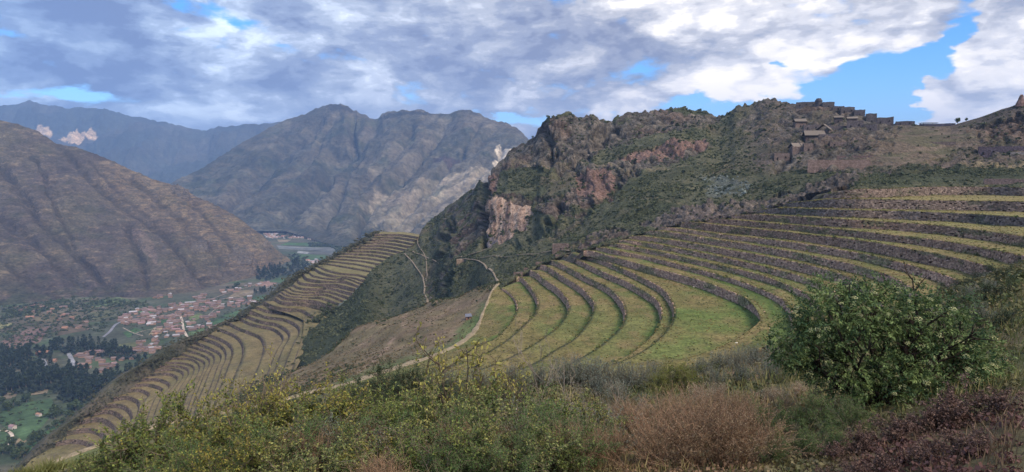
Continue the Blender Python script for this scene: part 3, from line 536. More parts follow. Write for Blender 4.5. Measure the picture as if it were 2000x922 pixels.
def build_bowl():
    zs = [BZ0]
    for ln, r in BW: zs.append(zs[-1] * r)
    raw = []
    for k, (ln, r) in enumerate(BW):
        c = crom(ln, 14); Q = atz(c[:, 0], c[:, 1], zs[k]); d = Q[:, 1].copy()
        if k < 12:                       # the crest dips at its broken left end: the end stays in line, only lower
            x0 = c[0, 0] + 75; i0 = int(np.argmax(c[:, 0] > x0)); i1 = int(np.argmax(c[:, 0] > x0 + 130))
            g = np.clip((d[i1] - d[i0]) / (c[i1, 0] - c[i0, 0]), -.35, .0); d[:i0] = d[i0] + g * (c[:i0, 0] - c[i0, 0])
        raw.append((c, smooth1(d, 41 if k < 3 else 25 if k < 8 else 11)))
    for k in range(11, -1, -1):          # every terrace stands clear behind the one below
        c, d = raw[k]; c2, d2 = raw[k + 1]; m_ = np.concatenate([[True], c2[1:, 0] > np.maximum.accumulate(c2[:, 0])[:-1]]); c2, d2 = c2[m_], d2[m_]
        lim = np.interp(c[:, 0], c2[:, 0], d2) + 8.5; lim = np.where(c[:, 0] > c2[-1, 0], -1e9, lim)
        d = np.maximum(d, lim); d = smooth1(d, 21); raw[k] = (c, d)
    tops = [resample(at(c[:, 0], c[:, 1], d), NB) for c, d in raw]
    rows = []; cols = []; meta = []
    bases = []
    for k, T in enumerate(tops):
        h = zs[k] - zs[k + 1]; hv = np.full(NB, h)
        if k < 12:
            nx = tops[k + 1]; q = 1000 + FPX * nx[:, 0] / (nx[:, 1] * cp - nx[:, 2] * sp); q0 = 1000 + FPX * T[:, 0] / (T[:, 1] * cp - T[:, 2] * sp); m_ = np.concatenate([[True], np.diff(np.maximum.accumulate(q)) > 0])
            hv = smooth1(np.clip(T[:, 2] - np.interp(q0, q[m_], nx[m_, 2]), 1.3, 4.6), 11)
        tg = np.gradient(T, axis=0); tg[:, 2] = 0; tg /= np.linalg.norm(tg, axis=1, keepdims=True) + 1e-9
        for j in range(3): tg[:, j] = smooth1(tg[:, j], 9)
        out = np.stack([tg[:, 1], -tg[:, 0], 0 * tg[:, 0]], 1); out /= np.linalg.norm(out, axis=1, keepdims=True) + 1e-9
        B = T + out * (.14 * h + .2); B[:, 2] = T[:, 2] - hv
        for j in range(2): B[:, j] = smooth1(B[:, j], 7)
        bases.append(B); meta.append((T, B, out, h))
    BOWL['walls'] = meta; BOWL['zs'] = zs
    s = np.linspace(0, 1, NB)
    # slope above the first wall, then tread / wall / tread ...
    up = tops[0] + np.array([0, 7, -.6]); rows.append(up); kinds = [0]
    for k, T in enumerate(tops):
        prev = rows[-1]; n = 3 if k == 0 else (26 if k == 13 else 9)
        for i in range(1, n + 1):
            t = i / n; row = prev * (1 - t) + T * t; rows.append(row); kinds.append(1 + t * .999 if k else 0)
        inner = meta[k][2] * -.35
        rows[-1] = T + inner * .2
        B = bases[k]
        rows.append(T + inner + np.array([0, 0, -.35])); kinds.append(3)
        rows.append(T * .5 + B * .5 + inner * 1.6); kinds.append(3)
        rows.append(B + inner * .9); kinds.append(3)
        rows.append(B + meta[k][2] * .3); kinds.append(1)
    # last tread runs to the footpath
    pc = crom(PATH[:12], 12); pd = np.interp(pc[:, 0][::-1], [542, 607, 672, 737, 800, 893, 926, 943, 973.5], [208, 215, 222, 230, 239, 262, 280, 318, 380])[::-1]
    pathP = resample(at(pc[:, 0], pc[:, 1], smooth1(pd, 15)), NB); BOWL['path'] = pathP
    prev = rows[-1]
    for i in range(1, 11):
        t = i / 10; r_ = prev * (1 - t) + (pathP + np.array([0, 0, -.1])) * t; rows.append(r_); kinds.append(1 + .999 * t)
    P = np.array(rows)
    e0 = P[:, 0] - P[:, 2]; e0[:, 2] = 0; e0 /= np.linalg.norm(e0, axis=1, keepdims=True) + 1e-9; e0 = np.array([-.75, .55, 0]) * .6 + e0 * .4
    P = np.concatenate([(P[:, 0] + e0 * 7 - np.array([0, 0, 6.5]))[:, None], (P[:, 0] + e0 * 1.5 - np.array([0, 0, 1.0]))[:, None], P], 1)
    K = np.array(kinds)[:, None] * np.ones(NB + 2)
    BOWL['edge'] = np.array([(*BW[k][0][0], tops[k][0, 1]) for k in range(len(BW))] + [(x_, y_, float(np.interp(x_, 1000 + FPX * tops[0][:, 0] / (tops[0][:, 1] * cp - tops[0][:, 2] * sp), tops[0][:, 1])) + 3) for x_, y_ in BW[0][0][1:]])
    tread = (K >= 1) & (K < 2)
    P[..., 2] += np.where(tread, fbm(P / 6, 3, 5) * .22 * np.clip(np.sin((K - 1) * math.pi), 0, 1), 0)
    n1 = fbm(P / 22, 4, 3); n2 = fbm(P * np.array([1, .7, 1]) / 5, 4, 4); n3 = fbm(P / 60, 3, 8)
    g = mixc(lin(120, 110, 70), lin(106, 108, 64), sstep(-.3, .3, n1)); g = mixc(g, lin(132, 112, 80), sstep(.0, .45, n2 + n3 * .5) * .65)
    up_ = sstep(-35, -15, P[..., 2]); g = mixc(g, lin(140, 128, 86), up_ * .6)
    foot = sstep(1.30, 1.0, K + n2 * .2) * (K >= 1); low = sstep(-33, -46, P[..., 2]); g = mixc(g, lin(74, 100, 46), foot * low * .8)
    fld = np.exp(-(((P[..., 1] - 215) / 45) ** 2)) * (np.abs(P[..., 2] + 50) < 1.0); g = mixc(g, lin(96, 114, 58), fld * sstep(-.4, .3, n1) * .75)
    wall = mixc(lin(88, 70, 60), lin(98, 88, 68), sstep(-.3, .3, n2))
    c = np.where((K == 3)[..., None], wall, g)
    c = np.where((K < 1)[..., None], lin(92, 88, 66), c)
    # trodden and worn ground near the footpath, bare scars
    c[:, :2] = mixc(lin(84, 80, 64), lin(110, 98, 90), sstep(-.2, .3, n2[:, :2])); BOWL['P'] = P; BOWL['K'] = K
    sheet('terrace_ground', P, M['grass'], c * .8, kind='structure')
ORD = ['topmost', 'second', 'third', 'fourth', 'fifth', 'sixth', 'seventh', 'eighth', 'ninth', 'tenth', 'eleventh', 'twelfth', 'thirteenth', 'fourteenth', 'fifteenth', 'sixteenth', 'seventeenth', 'eighteenth', 'nineteenth', 'lowest']
def stonework(T, B, out, h, course, lmin, lmax, seed, vis=None, proud=.22):
    """irregular coursed stones on the face between crest T and foot B: each stone a jittered block of five faces"""
    r = np.random.default_rng(seed); s = np.concatenate([[0], np.cumsum(np.linalg.norm(np.diff(T, axis=0), axis=1))]); Ltot = s[-1]
    nc = max(2, int(round(h / course))); V = []; 
    def pos(u, t):
        a = np.stack([np.interp(u, s, T[:, j]) for j in range(3)], -1); b = np.stack([np.interp(u, s, B[:, j]) for j in range(3)], -1)
        return a * (1 - t)[:, None] + b * t[:, None]
    def outd(u): return np.stack([np.interp(u, s, out[:, j]) for j in range(3)], -1)
    allV = []; tone = []
    for k in range(nc):
        ln = r.uniform(lmin, lmax, int(Ltot / lmin) + 4); e = np.concatenate([[0], np.cumsum(ln)]); e = e[e < Ltot]
        u0, u1 = e[:-1], e[1:] - .04; m = len(u0)
        if m < 1: continue
        if vis is not None:
            kk = np.interp((u0 + u1) / 2, s, vis.astype(float)) > .5; u0, u1 = u0[kk], u1[kk]; m = len(u0)
            if m < 1: continue
        drop = r.random(m) > .05; u0, u1 = u0[drop], u1[drop]; m = len(u0)
        t0 = np.clip((k + r.uniform(-.18, .18, m)) / nc, -.06, 1); t1 = np.clip((k + 1 + r.uniform(-.22, .1, m)) / nc, .02, 1.0)
        d = r.uniform(.05, proud, m)
        quad = []
        for uu, tt in ((u0, t0), (u1, t0), (u1, t1), (u0, t1)):
            p = pos(uu, tt); o = outd(uu); quad.append((p - o * .3, p + o * d[:, None] + r.normal(0, .05, (m, 3))))
        blk = np.stack([q[0] for q in quad] + [q[1] for q in quad], 1)      # m,8,3
        allV.append(blk); tone.append(np.clip(r.normal(1, .2, m), .5, 1.6))
    if not allV: return None
    blk = np.concatenate(allV); tn = np.concatenate(tone); m = len(blk); b0 = np.arange(m)[:, None] * 8
    f = np.array([[4, 5, 6, 7], [0, 1, 5, 4], [3, 7, 6, 2], [0, 4, 7, 3], [1, 2, 6, 5]]); F = (b0[:, :, None] + f[None]).reshape(-1, 4)
    c0 = mixc(lin(144, 114, 98), lin(178, 146, 122), r.random(m)); gp = fbm(blk.mean(1) / np.array([9, 9, 2.5]), 3, seed); c0 = mixc(c0, lin(104, 106, 70), sstep(.05, .4, gp + r.normal(0, .12, m)) * .7)
    cc = (c0 * tn[:, None] * .95)[:, None, :].repeat(8, 1)
    return blk.reshape(-1, 3), F, cc.reshape(-1, 3)
def bowl_walls():
    for k, (T, B, out, h) in enumerate(BOWL['walls']):
        mid = (T + B) / 2; vis = (out * -mid).sum(1) > -4.0
        px = 1000 + FPX * mid[:, 0] / mid[:, 1]
        vis = vis & (px < 2060)
        i = np.where(vis)[0]; a, b = i[0], i[-1] + 1
        w = empty('terrace_wall', (T + B)[(a + b) // 2] / 2)
        where = 'of the big bowl' if k < 12 else 'around the broad green field' if k == 12 else 'below the broad green field'
        lab = ['rough stone terrace wall bordering the dark scrub, topmost of the big bowl', None][0] if k == 0 else \
              'lowest short ruined stone terrace wall beside the dusty footpath' if k == 19 else \
              'tall curved stone wall along the far edge of the broad green field' if k == 12 else \
              '%s curved stone terrace wall %s, counted from the top' % (ORD[k], where)
        tag(w, lab, 'wall', 'stone walls of the big bowl of terraces')
        loc = np.array(w.location)
        # earth-packed core right behind the stones
        inn = -out * .3
        inn = inn[a:b]; G = np.stack([T[a:b] + inn, (T * .5 + B * .5)[a:b] + inn, B[a:b] + inn * .6 + np.array([0, 0, -.3])]) - loc
        obj('wall_core', mesh('wall_core', G, gridF(3, b - a), M['rock'], False, np.broadcast_to(lin(84, 66, 56), G.shape)), w)
        st = stonework(T, B, out, h, .52, .5, 1.25, 100 + k, vis)
        if st: tag(obj('stonework', mesh('stonework', st[0] - loc, st[1], M['stone'], False, (st[2] * .6 + st[2].mean(1, keepdims=True) * .4) * .58 if k < 3 else st[2] * (.8 if k < 6 else 1.05)), w), kind='stuff')  # upper walls' stone toned down in colour to offset the sun on their faces
        # stepping stones / tufts left to grass; a ragged line of grass on the crest
# ================================================================== NEAR SLOPES BELOW THE BOWL
def near_slopes():
    pP = BOWL['path']
    pc = crom(PATH, 12); pd = np.interp(-pc[:, 0], [-973.5, -943, -926, -893, -800, -737, -672, -607, -542, -440, -293, -120, 60], [380, 318, 280, 262, 239, 230, 222, 215, 208, 200, 188, 172, 160]); pd = smooth1(pd, 21)
    top = at(pc[:, 0], pc[:, 1], pd); N = 240; top = resample(top, N)
    # footpath ribbon
    def ribbon(name, line, w, up, colr, label=None):
        tg = np.gradient(line, axis=0); tg[:, 2] = 0; tg /= np.linalg.norm(tg, axis=1, keepdims=True) + 1e-9; sd = np.stack([tg[:, 1], -tg[:, 0], 0 * tg[:, 0]], 1)
        w = np.asarray(w) * (1 + .7 * fbm(p3(np.arange(len(line)) / 5., 0), 3, 4))
        G = np.stack([line + sd * (w * e)[:, None] + np.array([0, 0, up + (.0 if abs(e) < .9 else -.35)]) for e in (-1, -.6, -.2, .2, .6, 1)])
        c = np.broadcast_to(colr, G.shape) * (1 + .25 * fbm(G / 1.2, 3, 5))[..., None]
        return sheet(name, G, M['dirt'], c, kind='structure')
    BOWL['ribbon'] = ribbon
    wv = np.interp(np.linspace(0, 1, N), [0, .1, .25, .4, .55, .7, 1], [1.1, .6, .7, 1.6, 2.6, 1.5, 1.5])
    ribbon('footpath', top, wv, .35, lin(134, 120, 98))
    # brown hillside falling from the path towards the gully
    crest = [(969, 556, 392), (941, 560, 405), (913, 571, 415), (887, 582, 420), (843, 588, 425), (823, 599, 425), (780, 614, 420), (715, 633, 405), (689, 646, 398), (640, 690, 375), (600, 715, 350), (540, 745, 320), (470, 775, 300), (420, 800, 280), (360, 822, 262), (250, 860, 235), (180, 882, 215), (100, 915, 200), (0, 955, 185), (-60, 985, 175)]
    cc = crom(crest, 14); cr = resample(at(cc[:, 0], cc[:, 1], smooth1(cc[:, 2], 15)), N)
    rows = [top + np.array([0, 0, -.15])]
    for i in range(1, 41):
        t = i / 40; r_ = top * (1 - t) + cr * t; r_[:, 2] += 5.0 * np.sin(math.pi * t) * (1 - t) * .3; rows.append(r_)
    h = cr.copy(); h[:, 2] = 0; h /= np.linalg.norm(h, axis=1, keepdims=True)
    for i in range(1, 7): rows.append(cr + h * i * 14 - np.array([0, 0, 1]) * (i ** 1.5) * 6)
    P = np.array(rows); P[1:-6, :, 2] += fbm(P[1:-6] / 7, 4, 7) * .5 + fbm(P[1:-6] / 28, 3, 8) * 1.2
    px = 1000 + FPX * P[..., 0] / P[..., 1] * (cp + 0); v = P[..., 2] / P[..., 1]
    PX = 1000 + FPX * P[..., 0] / (P[..., 1] * cp - P[..., 2] * sp); PY = 461 - FPX * (P[..., 1] * sp + P[..., 2] * cp) / (P[..., 1] * cp - P[..., 2] * sp)
    NEAR.update(P=P, PX=PX, PY=PY)
    n1 = fbm(P / 16, 4, 3); n2 = fbm(P / 4, 4, 6)
    c = mixc(lin(114, 97, 79), lin(100, 90, 68), sstep(-.3, .4, n1)); c = mixc(c, lin(128, 114, 86), sstep(.1, .5, n2) * .6)
    wx, wy = PX + n2 * 8, PY + n1 * 6
    c = mixc(c, lin(88, 98, 62), sstep(16, 2, distline(wx, wy, [(945, 600), (925, 655), (870, 680), (800, 703), (735, 728), (660, 750)])) * .75)
    c = mixc(c, lin(82, 104, 56), inpoly(wx, wy, [(895, 640), (925, 615), (945, 622), (915, 660), (885, 672)]) * .6)
    c = mixc(c, lin(150, 126, 108), sstep(3.2, 1.2, distline(wx * .4 + PX * .6, PY, [(768, 660), (755, 680), (738, 698), (715, 716), (695, 730)])) * .9)
    c = mixc(c, lin(146, 122, 106), sstep(2.6, 1.0, distline(wx * .4 + PX * .6, PY, [(793, 612), (788, 626), (788, 642)])) * .8)
    c = mixc(c, lin(134, 116, 110), inpoly(wx, wy, [(60, 940), (150, 880), (250, 840), (300, 828), (310, 850), (200, 900), (120, 940)]) * .7)
    c = c * (1 + .3 * fbm(p3((PX * .8 + PY) / 5, (PY - PX * .4) / 40), 4, 55))[..., None]
    return sheet('hillside', P, M['dry'], c * .98, kind='structure')
NEAR = {}
# ================================================================== THE TERRACED SPUR
SP = [
 [(732,456.7),(782,457.5),(817,462.8)],[(727.6,462),(774.6,462.8),(812.6,468)],[(720,467),(767,468),(808,475.7)],[(709,472.6),(759.5,474),(802,481)],[(697,478),(752,479.5),(794,487)],
 [(688,483),(744,484.8),(784,492.4)],[(677.5,488.6),(736.7,491),(776,498)],[(668,494),(729,497),(768,504)],[(659,498.5),(721.5,503.8),(759.5,510.2)],[(650,503.8),(706,509),(752,517)],
 [(641,509),(691,514.4),(738,524)],[(633.4,513.7),(676,520.5),(732,531)],[(620,519),(642.5,528),(668,533.4),(697,535.7),(719,541)],[(613.7,522.8),(630,532.6),(656,538),(683.5,540.5),(712,547)],
 [(601,529),(615,538.7),(656,544.3),(672,541.5),(706,553)],[(592,533),(599.7,542.6),(624,547.5),(657,549.5),(672,547.5),(700,558)],[(581.5,542.6),(586,551),(613.6,554.5),(657,555),(694,563.5)],
 [(572.8,556),(587.5,561.7),(624,563),(641,561),(688,572)],[(563,561),(579,568.6),(613.6,570),(636,567.5),(681,580)],[(555.4,565),(572,573),(606.6,575.8),(636,574),(671,587)],[(549,569.5),(566.7,577.5),(605,580.3),(627.4,580.5),(662,592.5)],
 [(544,574),(561.5,582),(596,585),(617,587),(652,599)],[(537,581),(553,588.8),(587.5,590.5),(622,597.5),(655,611)],[(516,589.4),(535.5,597),(561.5,602),(587.5,604),(605,613.7),(628,626)],
 [(499,598),(527,606.8),(570,610.5),(591,620.7),(607.5,634.5),(606.6,646),(589,671)],[(488.6,605),(518,617),(551,621.5),(572,629),(585,640),(583,654),(573,672)],[(477,613.7),(509.4,626),(539,631.5),(560,643),(566,655),(560,668),(554,678)],
 [(466,619.8),(495.5,632.8),(527,638.5),(544,647),(553.7,659),(549,672),(540,686)],[(445,628.5),(466,639.8),(492,649.8),(509,657.5),(516.5,671.6),(515,687),(510,702)],[(424.4,640),(457,653),(472,667),(475.5,684.6),(472,702),(464,720)],
 [(407,652),(435,663),(450.4,673.8),(455,688),(448,709),(440,732)],[(394,658.6),(424.4,669.4),(439.6,682.4),(442,698),(434,718),(427,742)],[(381,667),(409,678),(428.7,688),(432.5,699),(426,714),(418,738)],
 [(372,674.8),(402.7,684.6),(418,694.5),(418.5,707),(410,724),(402,745)],[(363.6,682.4),(392,691),(409,701),(408,714),(400,730),(392,750)],[(355,690),(381,697.6),(399,706),(399,718),(392,735),(384,753)],
 [(335.4,698.7),(370,699.8),(387.5,709),(389.7,721),(382,738),(372,757)],[(322.4,707.4),(352.8,707.4),(377,714),(379,726),(370,742),(360,760)],[(311.6,713.9),(348.5,713.9),(367,720),(368,731),(359,746),(349,763)],
 [(303,721.5),(337.6,719.3),(357,726),(357,737),(348,750),(338,766)],[(290,730),(326.8,728),(346,735),(346,744),(338,755),(328,769)],[(277,738.8),(309.4,738.8),(330,747.5),(331,755),(325,763),(316,773)],
 [(264,749.7),(294,749.7),(316,757),(317,763),(311,770),(303,777)],[(251,760.5),(272.5,759.4),(289,766),(291,771),(288,776),(283,782)],
 [(222,776),(252,774),(272,786),(268,812)],[(205,790),(238,790),(258,808),(252,838)],[(180,803),(218,801),(244,820),(236,854)],[(156,820),(198,816),(226,836),(218,870)],[(130,842),(176,836),(206,852),(198,886)],[(104,864),(150,858),(186,872),(178,904)]]
SK = [(732,452,905),(715,463,898),(690,478,885),(665,493,872),(640,507,860),(620,515,838),(600,526,818),(579,536,803),(565,548,795),(540,570,785),(518,584,776),(492,598,764),(469,619,750),(440,631,735),(402.7,646.6,718),(366,658.6,696),(327,676,674),(301,697.6,655),(270,715,640),(240,732,630),(210,757,618),(188,779.5,605),(147,815,585),(95.5,854.5,560),(60,892,540),(0,950,515),(-60,1010,495)]
NS = 90
SPUR = {}
def build_spur():
    tops = []; zs = []
    skx = np.array([q[0] for q in SK])[::-1]; skd = np.array([q[2] for q in SK])[::-1]
    for ln in SP:
        z = atz(ln[0][0], ln[0][1], 1.0); d = np.interp(ln[0][0], skx, skd) - 8
        zs.append(float(at(ln[0][0], ln[0][1], d)[2]))
    zs = list(smooth1(np.array(zs), 7)); zs = [min(zs[:k + 1]) - .02 * k for k in range(len(zs))]
    lows = [[(62,897),(130,889),(172,896),(165,926)], [(0,965),(90,950),(160,950),(150,985)]]
    SPx = [ln if k < 24 else ln + [(ln[-1][0] - 14, ln[-1][1] + 36), (ln[-1][0] - 26, ln[-1][1] + 78)] for k, ln in enumerate(SP)]
    lz = []
    for ln in lows:
        lz.append(float(at(ln[0][0], ln[0][1], np.interp(ln[0][0], skx, skd) - 8)[2]))
    for ln, z in list(zip(SPx, zs)) + list(zip(lows, lz)):
        c = crom(ln, 16); Q = atz(c[:, 0], c[:, 1], z); d = smooth1(Q[:, 1], 13); tops.append(resample(at(c[:, 0], c[:, 1], d), NS))
    for k in range(1, len(tops)):          # each terrace lies in front of and below the one above it
        lim = tops[k - 1][:, 1] - 4.5; d = np.minimum(tops[k][:, 1], lim) if k < 26 else tops[k][:, 1]
        f_ = smooth1(d, 5) / tops[k][:, 1]; tops[k] = tops[k] * f_[:, None]
    zz = zs + lz
    rows = [tops[0] + np.array([0, 22, .6])]; kinds = [1]; meta = []
    for k, T in enumerate(tops):
        step = k < len(SP)
        if k + 1 < len(tops): hh = np.clip(T[:, 2] - np.interp(np.linspace(0, 1, NS), np.linspace(0, 1, NS), tops[k + 1][:, 2]), .4, 4.5) * .93
        else: hh = np.full(NS, .2)
        tg = np.gradient(T, axis=0); tg[:, 2] = 0; tg /= np.linalg.norm(tg, axis=1, keepdims=True) + 1e-9
        out = np.stack([tg[:, 1], -tg[:, 0], 0 * tg[:, 0]], 1)
        for j in range(2): out[:, j] = smooth1(out[:, j], 7)
        out /= np.linalg.norm(out, axis=1, keepdims=True) + 1e-9
        prev = rows[-1]; n = 5
        for i in range(1, n + 1):
            t = i / n; rows.append(prev * (1 - t) + T * t); kinds.append(1 + .999 * t)
        if step:
            B = T + out * (.35 * hh + .3)[:, None]; B[:, 2] = T[:, 2] - hh; meta.append((T, B, out, float(np.median(hh))))
            rows[-1] = T - out * .1
            rows.append(T - out * .3 - np.array([0, 0, .3])); kinds.append(3); rows.append(B - out * .3); kinds.append(3); rows.append(B + out * .3); kinds.append(1)
    P = np.array(rows); K = np.array(kinds)[:, None] * np.ones(NS)
    P[..., 2] += np.where(K < 2, fbm(P / 9, 3, 5) * .35, 0)
    n1 = fbm(P / 40, 4, 3); n2 = fbm(P / 9, 4, 4)
    g = mixc(lin(128, 112, 82), lin(116, 106, 76), sstep(-.3, .3, n1)); g = mixc(g, lin(106, 94, 78), sstep(0, .5, n2) * .6)
    g = mixc(g, lin(140, 130, 92), sstep(-150, -120, P[..., 2]) * .5)
    lowm = sstep(-.985 * zs[-1] * -1 - 4, zs[-1] - 14, P[..., 2]) * 0
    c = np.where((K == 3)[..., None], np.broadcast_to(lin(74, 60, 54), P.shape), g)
    sheet('spur_ground', P, M['dry'], c * np.array([.78, .80, .78]), kind='structure'); SPUR.update(P=P, walls=meta); zr_ = P[:, -1, 2]; SPUR['right'] = P[(zr_ < -150) & (zr_ > -176)][:, -10:].reshape(-1, 3)
    SPUR['edge'] = np.array([(*SP[k][-1], tops[k][-1, 1]) for k in range(24)] + [(*SP[k][-1], float(atz(*SP[k][-1], tops[k][0, 2])[1])) for k in (24, 26, 28)])
    # left flank: terrace ends -> crest line against the valley -> down to the valley floor
    ends = [(float(r[0][0]), float(r[0][1]), float(r[0][2])) for r in rows]
    E = np.array([r[0] for r in rows]); E = resample(E[np.argsort(-E[:, 2])], 130) + np.array([0, 0, -.2])
    sk = crom(SK, 8); Kk = at(sk[:, 0], sk[:, 1], smooth1(sk[:, 2], 11)); Kk = resample(Kk, 130)
    R_ = [E]
    for i in range(1, 9): R_.append(E * (1 - i / 8) + Kk * (i / 8))
    hz = Kk.copy(); dv = np.array([-.72, .62, 0])
    for i in range(1, 14):
        q = Kk + dv * (i * 28.0); q[:, 2] = np.maximum(VZ - 5, Kk[:, 2] - i * 10 - 7.0 * max(0, i - 1) ** 1.25); R_.append(q)
    Q = np.array(R_); Q[2:-1] += (fbm(Q[2:-1] / 14, 4, 8) * 2.2)[..., None] * np.array([-.3, -.3, .6])
    n1 = fbm(Q / 12, 4, 5); c = mixc(lin(86, 82, 72), lin(70, 72, 60), sstep(-.3, .3, n1)); c = mixc(c, lin(104, 94, 84), sstep(.1, .4, fbm(Q / 30, 3, 9)) * .6)
    sheet('spur_flank', Q, M['dry'], c * .8, kind='structure'); SPUR['flank'] = Q
def spur_walls():
    for k, (T, B, out, h) in enumerate(SPUR['walls']):
        w = empty('terrace_wall', (T[NS // 2] + B[NS // 2]) / 2); loc = np.array(w.location)
        pos = 'near the top of the distant spur' if k < 12 else 'on the upper middle of the distant spur' if k < 23 else 'on the lower middle of the distant spur' if k < 33 else 'at the low left end of the distant spur'
        i0 = k if k < 12 else k - 12 if k < 23 else k - 23 if k < 33 else k - 33
        tag(w, '%s thin brown terrace wall down %s' % (ORD[i0], pos), 'wall', 'terrace walls on the distant spur')
        inn = -out * .25
        G = np.stack([T + inn, B + inn * .6 - np.array([0, 0, .2])]) - loc
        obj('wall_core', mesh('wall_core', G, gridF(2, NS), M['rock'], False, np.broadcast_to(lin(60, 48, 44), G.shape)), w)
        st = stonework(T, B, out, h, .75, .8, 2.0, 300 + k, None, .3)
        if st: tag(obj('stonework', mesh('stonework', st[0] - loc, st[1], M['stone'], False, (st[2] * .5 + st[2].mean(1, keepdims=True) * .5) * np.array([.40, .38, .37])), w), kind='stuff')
# ================================================================== FOREGROUND SLOPE
def path_shoulder():
    """the grassy bank on the near side of the lower footpath, falling back under the shrubs"""
    pc = crom([q for q in PATH if q[0] < 760], 12); pd = np.interp(-pc[:, 0], [-737, -672, -607, -542, -440, -293, -120, 60], [230, 222, 215, 208, 200, 188, 172, 160])
    rows = []
    for i in range(9):
        t = i / 8; k = np.interp(pc[:, 0], [-40, 737], [.55, .42]); rows.append(at(pc[:, 0] + 10 * t, pc[:, 1] + 62 * t, pd * (1 - k * t)) - np.array([0, 0, .5 * (i > 0) + .2]))
    P = np.array(rows); P[1:, :, 2] += fbm(P[1:] / 5, 3, 4) * .3
    c = mixc(lin(112, 104, 70), lin(92, 98, 58), sstep(-.3, .4, fbm(P / 8, 4, 3)))
    sheet('path_bank', P, M['dry'], c, kind='structure')
FG = {}
RIM = [(-400, 1000, 8), (0, 930, 10), (100, 918, 11), (200, 900, 12), (300, 872, 13), (420, 830, 15), (500, 802, 16), (560, 793, 17), (700, 777, 18), (850, 757, 20), (1000, 756, 21), (1100, 756, 21), (1200, 750, 23), (1300, 738, 26), (1380, 724, 29), (1450, 708, 33), (1530, 692, 42), (1600, 670, 60), (1700, 632, 95), (1800, 600, 130), (1850, 585, 148), (1900, 568, 162), (1950, 550, 176), (2000, 530, 188), (2100, 500, 205), (2300, 460, 220)]
def foreground():
    pxs = np.concatenate([np.arange(-400, 0, 20.), np.arange(0, 2000, 7.), np.arange(2000, 2301, 20.)])
    rx = [q[0] for q in RIM]; ry = np.interp(pxs, rx, [q[1] for q in RIM]); rd = np.interp(pxs, rx, [q[2] for q in RIM]); rd = smooth1(rd, 15)
    nR = 70; t = np.linspace(0, 1, nR)[:, None]
    # nearest row: the ground under the viewer; then a steady hillside out to the rim
    d = 1.6 * (rd[None] / 1.6) ** t
    zr = at(pxs, ry, rd)[:, 2]; z0 = -1.75
    zs = z0 + (zr - z0)[None] * ((d - 1.6) / (rd[None] - 1.6)) ** 1.0
    u = (pxs - 1000) / FPX * .97
    P = np.stack([u[None] * d, d, zs], -1)
    P[-1] = at(pxs, ry, rd)
    bump = fbm(P / 1.6, 4, 5) * .12 + fbm(P / .4, 3, 6) * .03; P[1:-1, :, 2] += bump[1:-1] * np.minimum(d[1:-1] / 5, 1) * np.where(d[1:-1] > 40, 4, 1)
    back = []; h = P[-1].copy(); h[:, 2] = 0; h /= np.linalg.norm(h, axis=1, keepdims=True)
    for i in range(1, 9):
        k = i / 8; q = P[-1] + h * (rd * .9 * k)[:, None]; q[:, 2] = zr - (rd * .62 * k ** 1.2) - 1.0 * k; back.append(q)
    Q = np.concatenate([P, np.array(back)])
    n1 = fbm(Q / 1.5, 4, 3); n2 = fbm(Q / 9, 3, 4)
    c = mixc(lin(88, 80, 60), lin(74, 78, 50), sstep(-.3, .3, n1)); c = mixc(c, lin(120, 96, 76), sstep(.1, .5, n2) * .5)
    PXg = np.concatenate([np.broadcast_to(pxs, P.shape[:2]), np.broadcast_to(pxs, (8, len(pxs)))])
    far = sstep(25, 60, Q[..., 1]); c = mixc(c, mixc(lin(120, 104, 84), lin(96, 94, 66), sstep(-.2, .3, fbm(Q / 6, 4, 8))), far)
    c = mixc(c, lin(134, 104, 82), np.exp(-((PXg - 1480) / 60) ** 2) * sstep(16, 22, Q[..., 1]) * sstep(60, 35, Q[..., 1]))
    sheet('foreground_slope', Q, M['soil'], c, kind='structure')
    FG.update(pxs=pxs, P=P, rd=rd)
def fg_point(px, d):
    """foot of a plant on the foreground slope: sideways position of pixel px, d metres ahead"""
    i = int(np.argmin(np.abs(FG['pxs'] - px))); col = FG['P'][:, i]
    return np.array([np.interp(d, col[:, 1], col[:, j]) if j != 1 else d for j in range(3)])
# ================================================================== THINGS ON THE HILL: ruins, huts, paths, stones
class MB:
    def __init__(s): s.V = []; s.F = []; s.n = 0
    def add(s, V, F):
        V = np.asarray(V, float); s.V.append(V); s.F += [tuple(int(i) + s.n for i in f) for f in F]; s.n += len(V)
    def box(s, x0, x1, y0, y1, z0, z1, jit=0.0, r=None):
        V = np.array([(x, y, z) for x in (x0, x1) for y in (y0, y1) for z in (z0, z1)], float)
        if jit: V += (r or rng).normal(0, jit, V.shape)
        s.add(V, [(0, 1, 3, 2), (4, 6, 7, 5), (0, 4, 5, 1), (2, 3, 7, 6), (0, 2, 6, 4), (1, 5, 7, 3)])
    def mesh(s, name, mat, smooth=False, col=None):
        V = np.concatenate(s.V); q = [f for f in s.F if len(f) == 4]; t = [f for f in s.F if len(f) == 3]
        F = [np.array(a) for a in (q, t) if a]
        return mesh(name, V, F, mat, smooth, None if col is None else np.broadcast_to(col, V.shape))
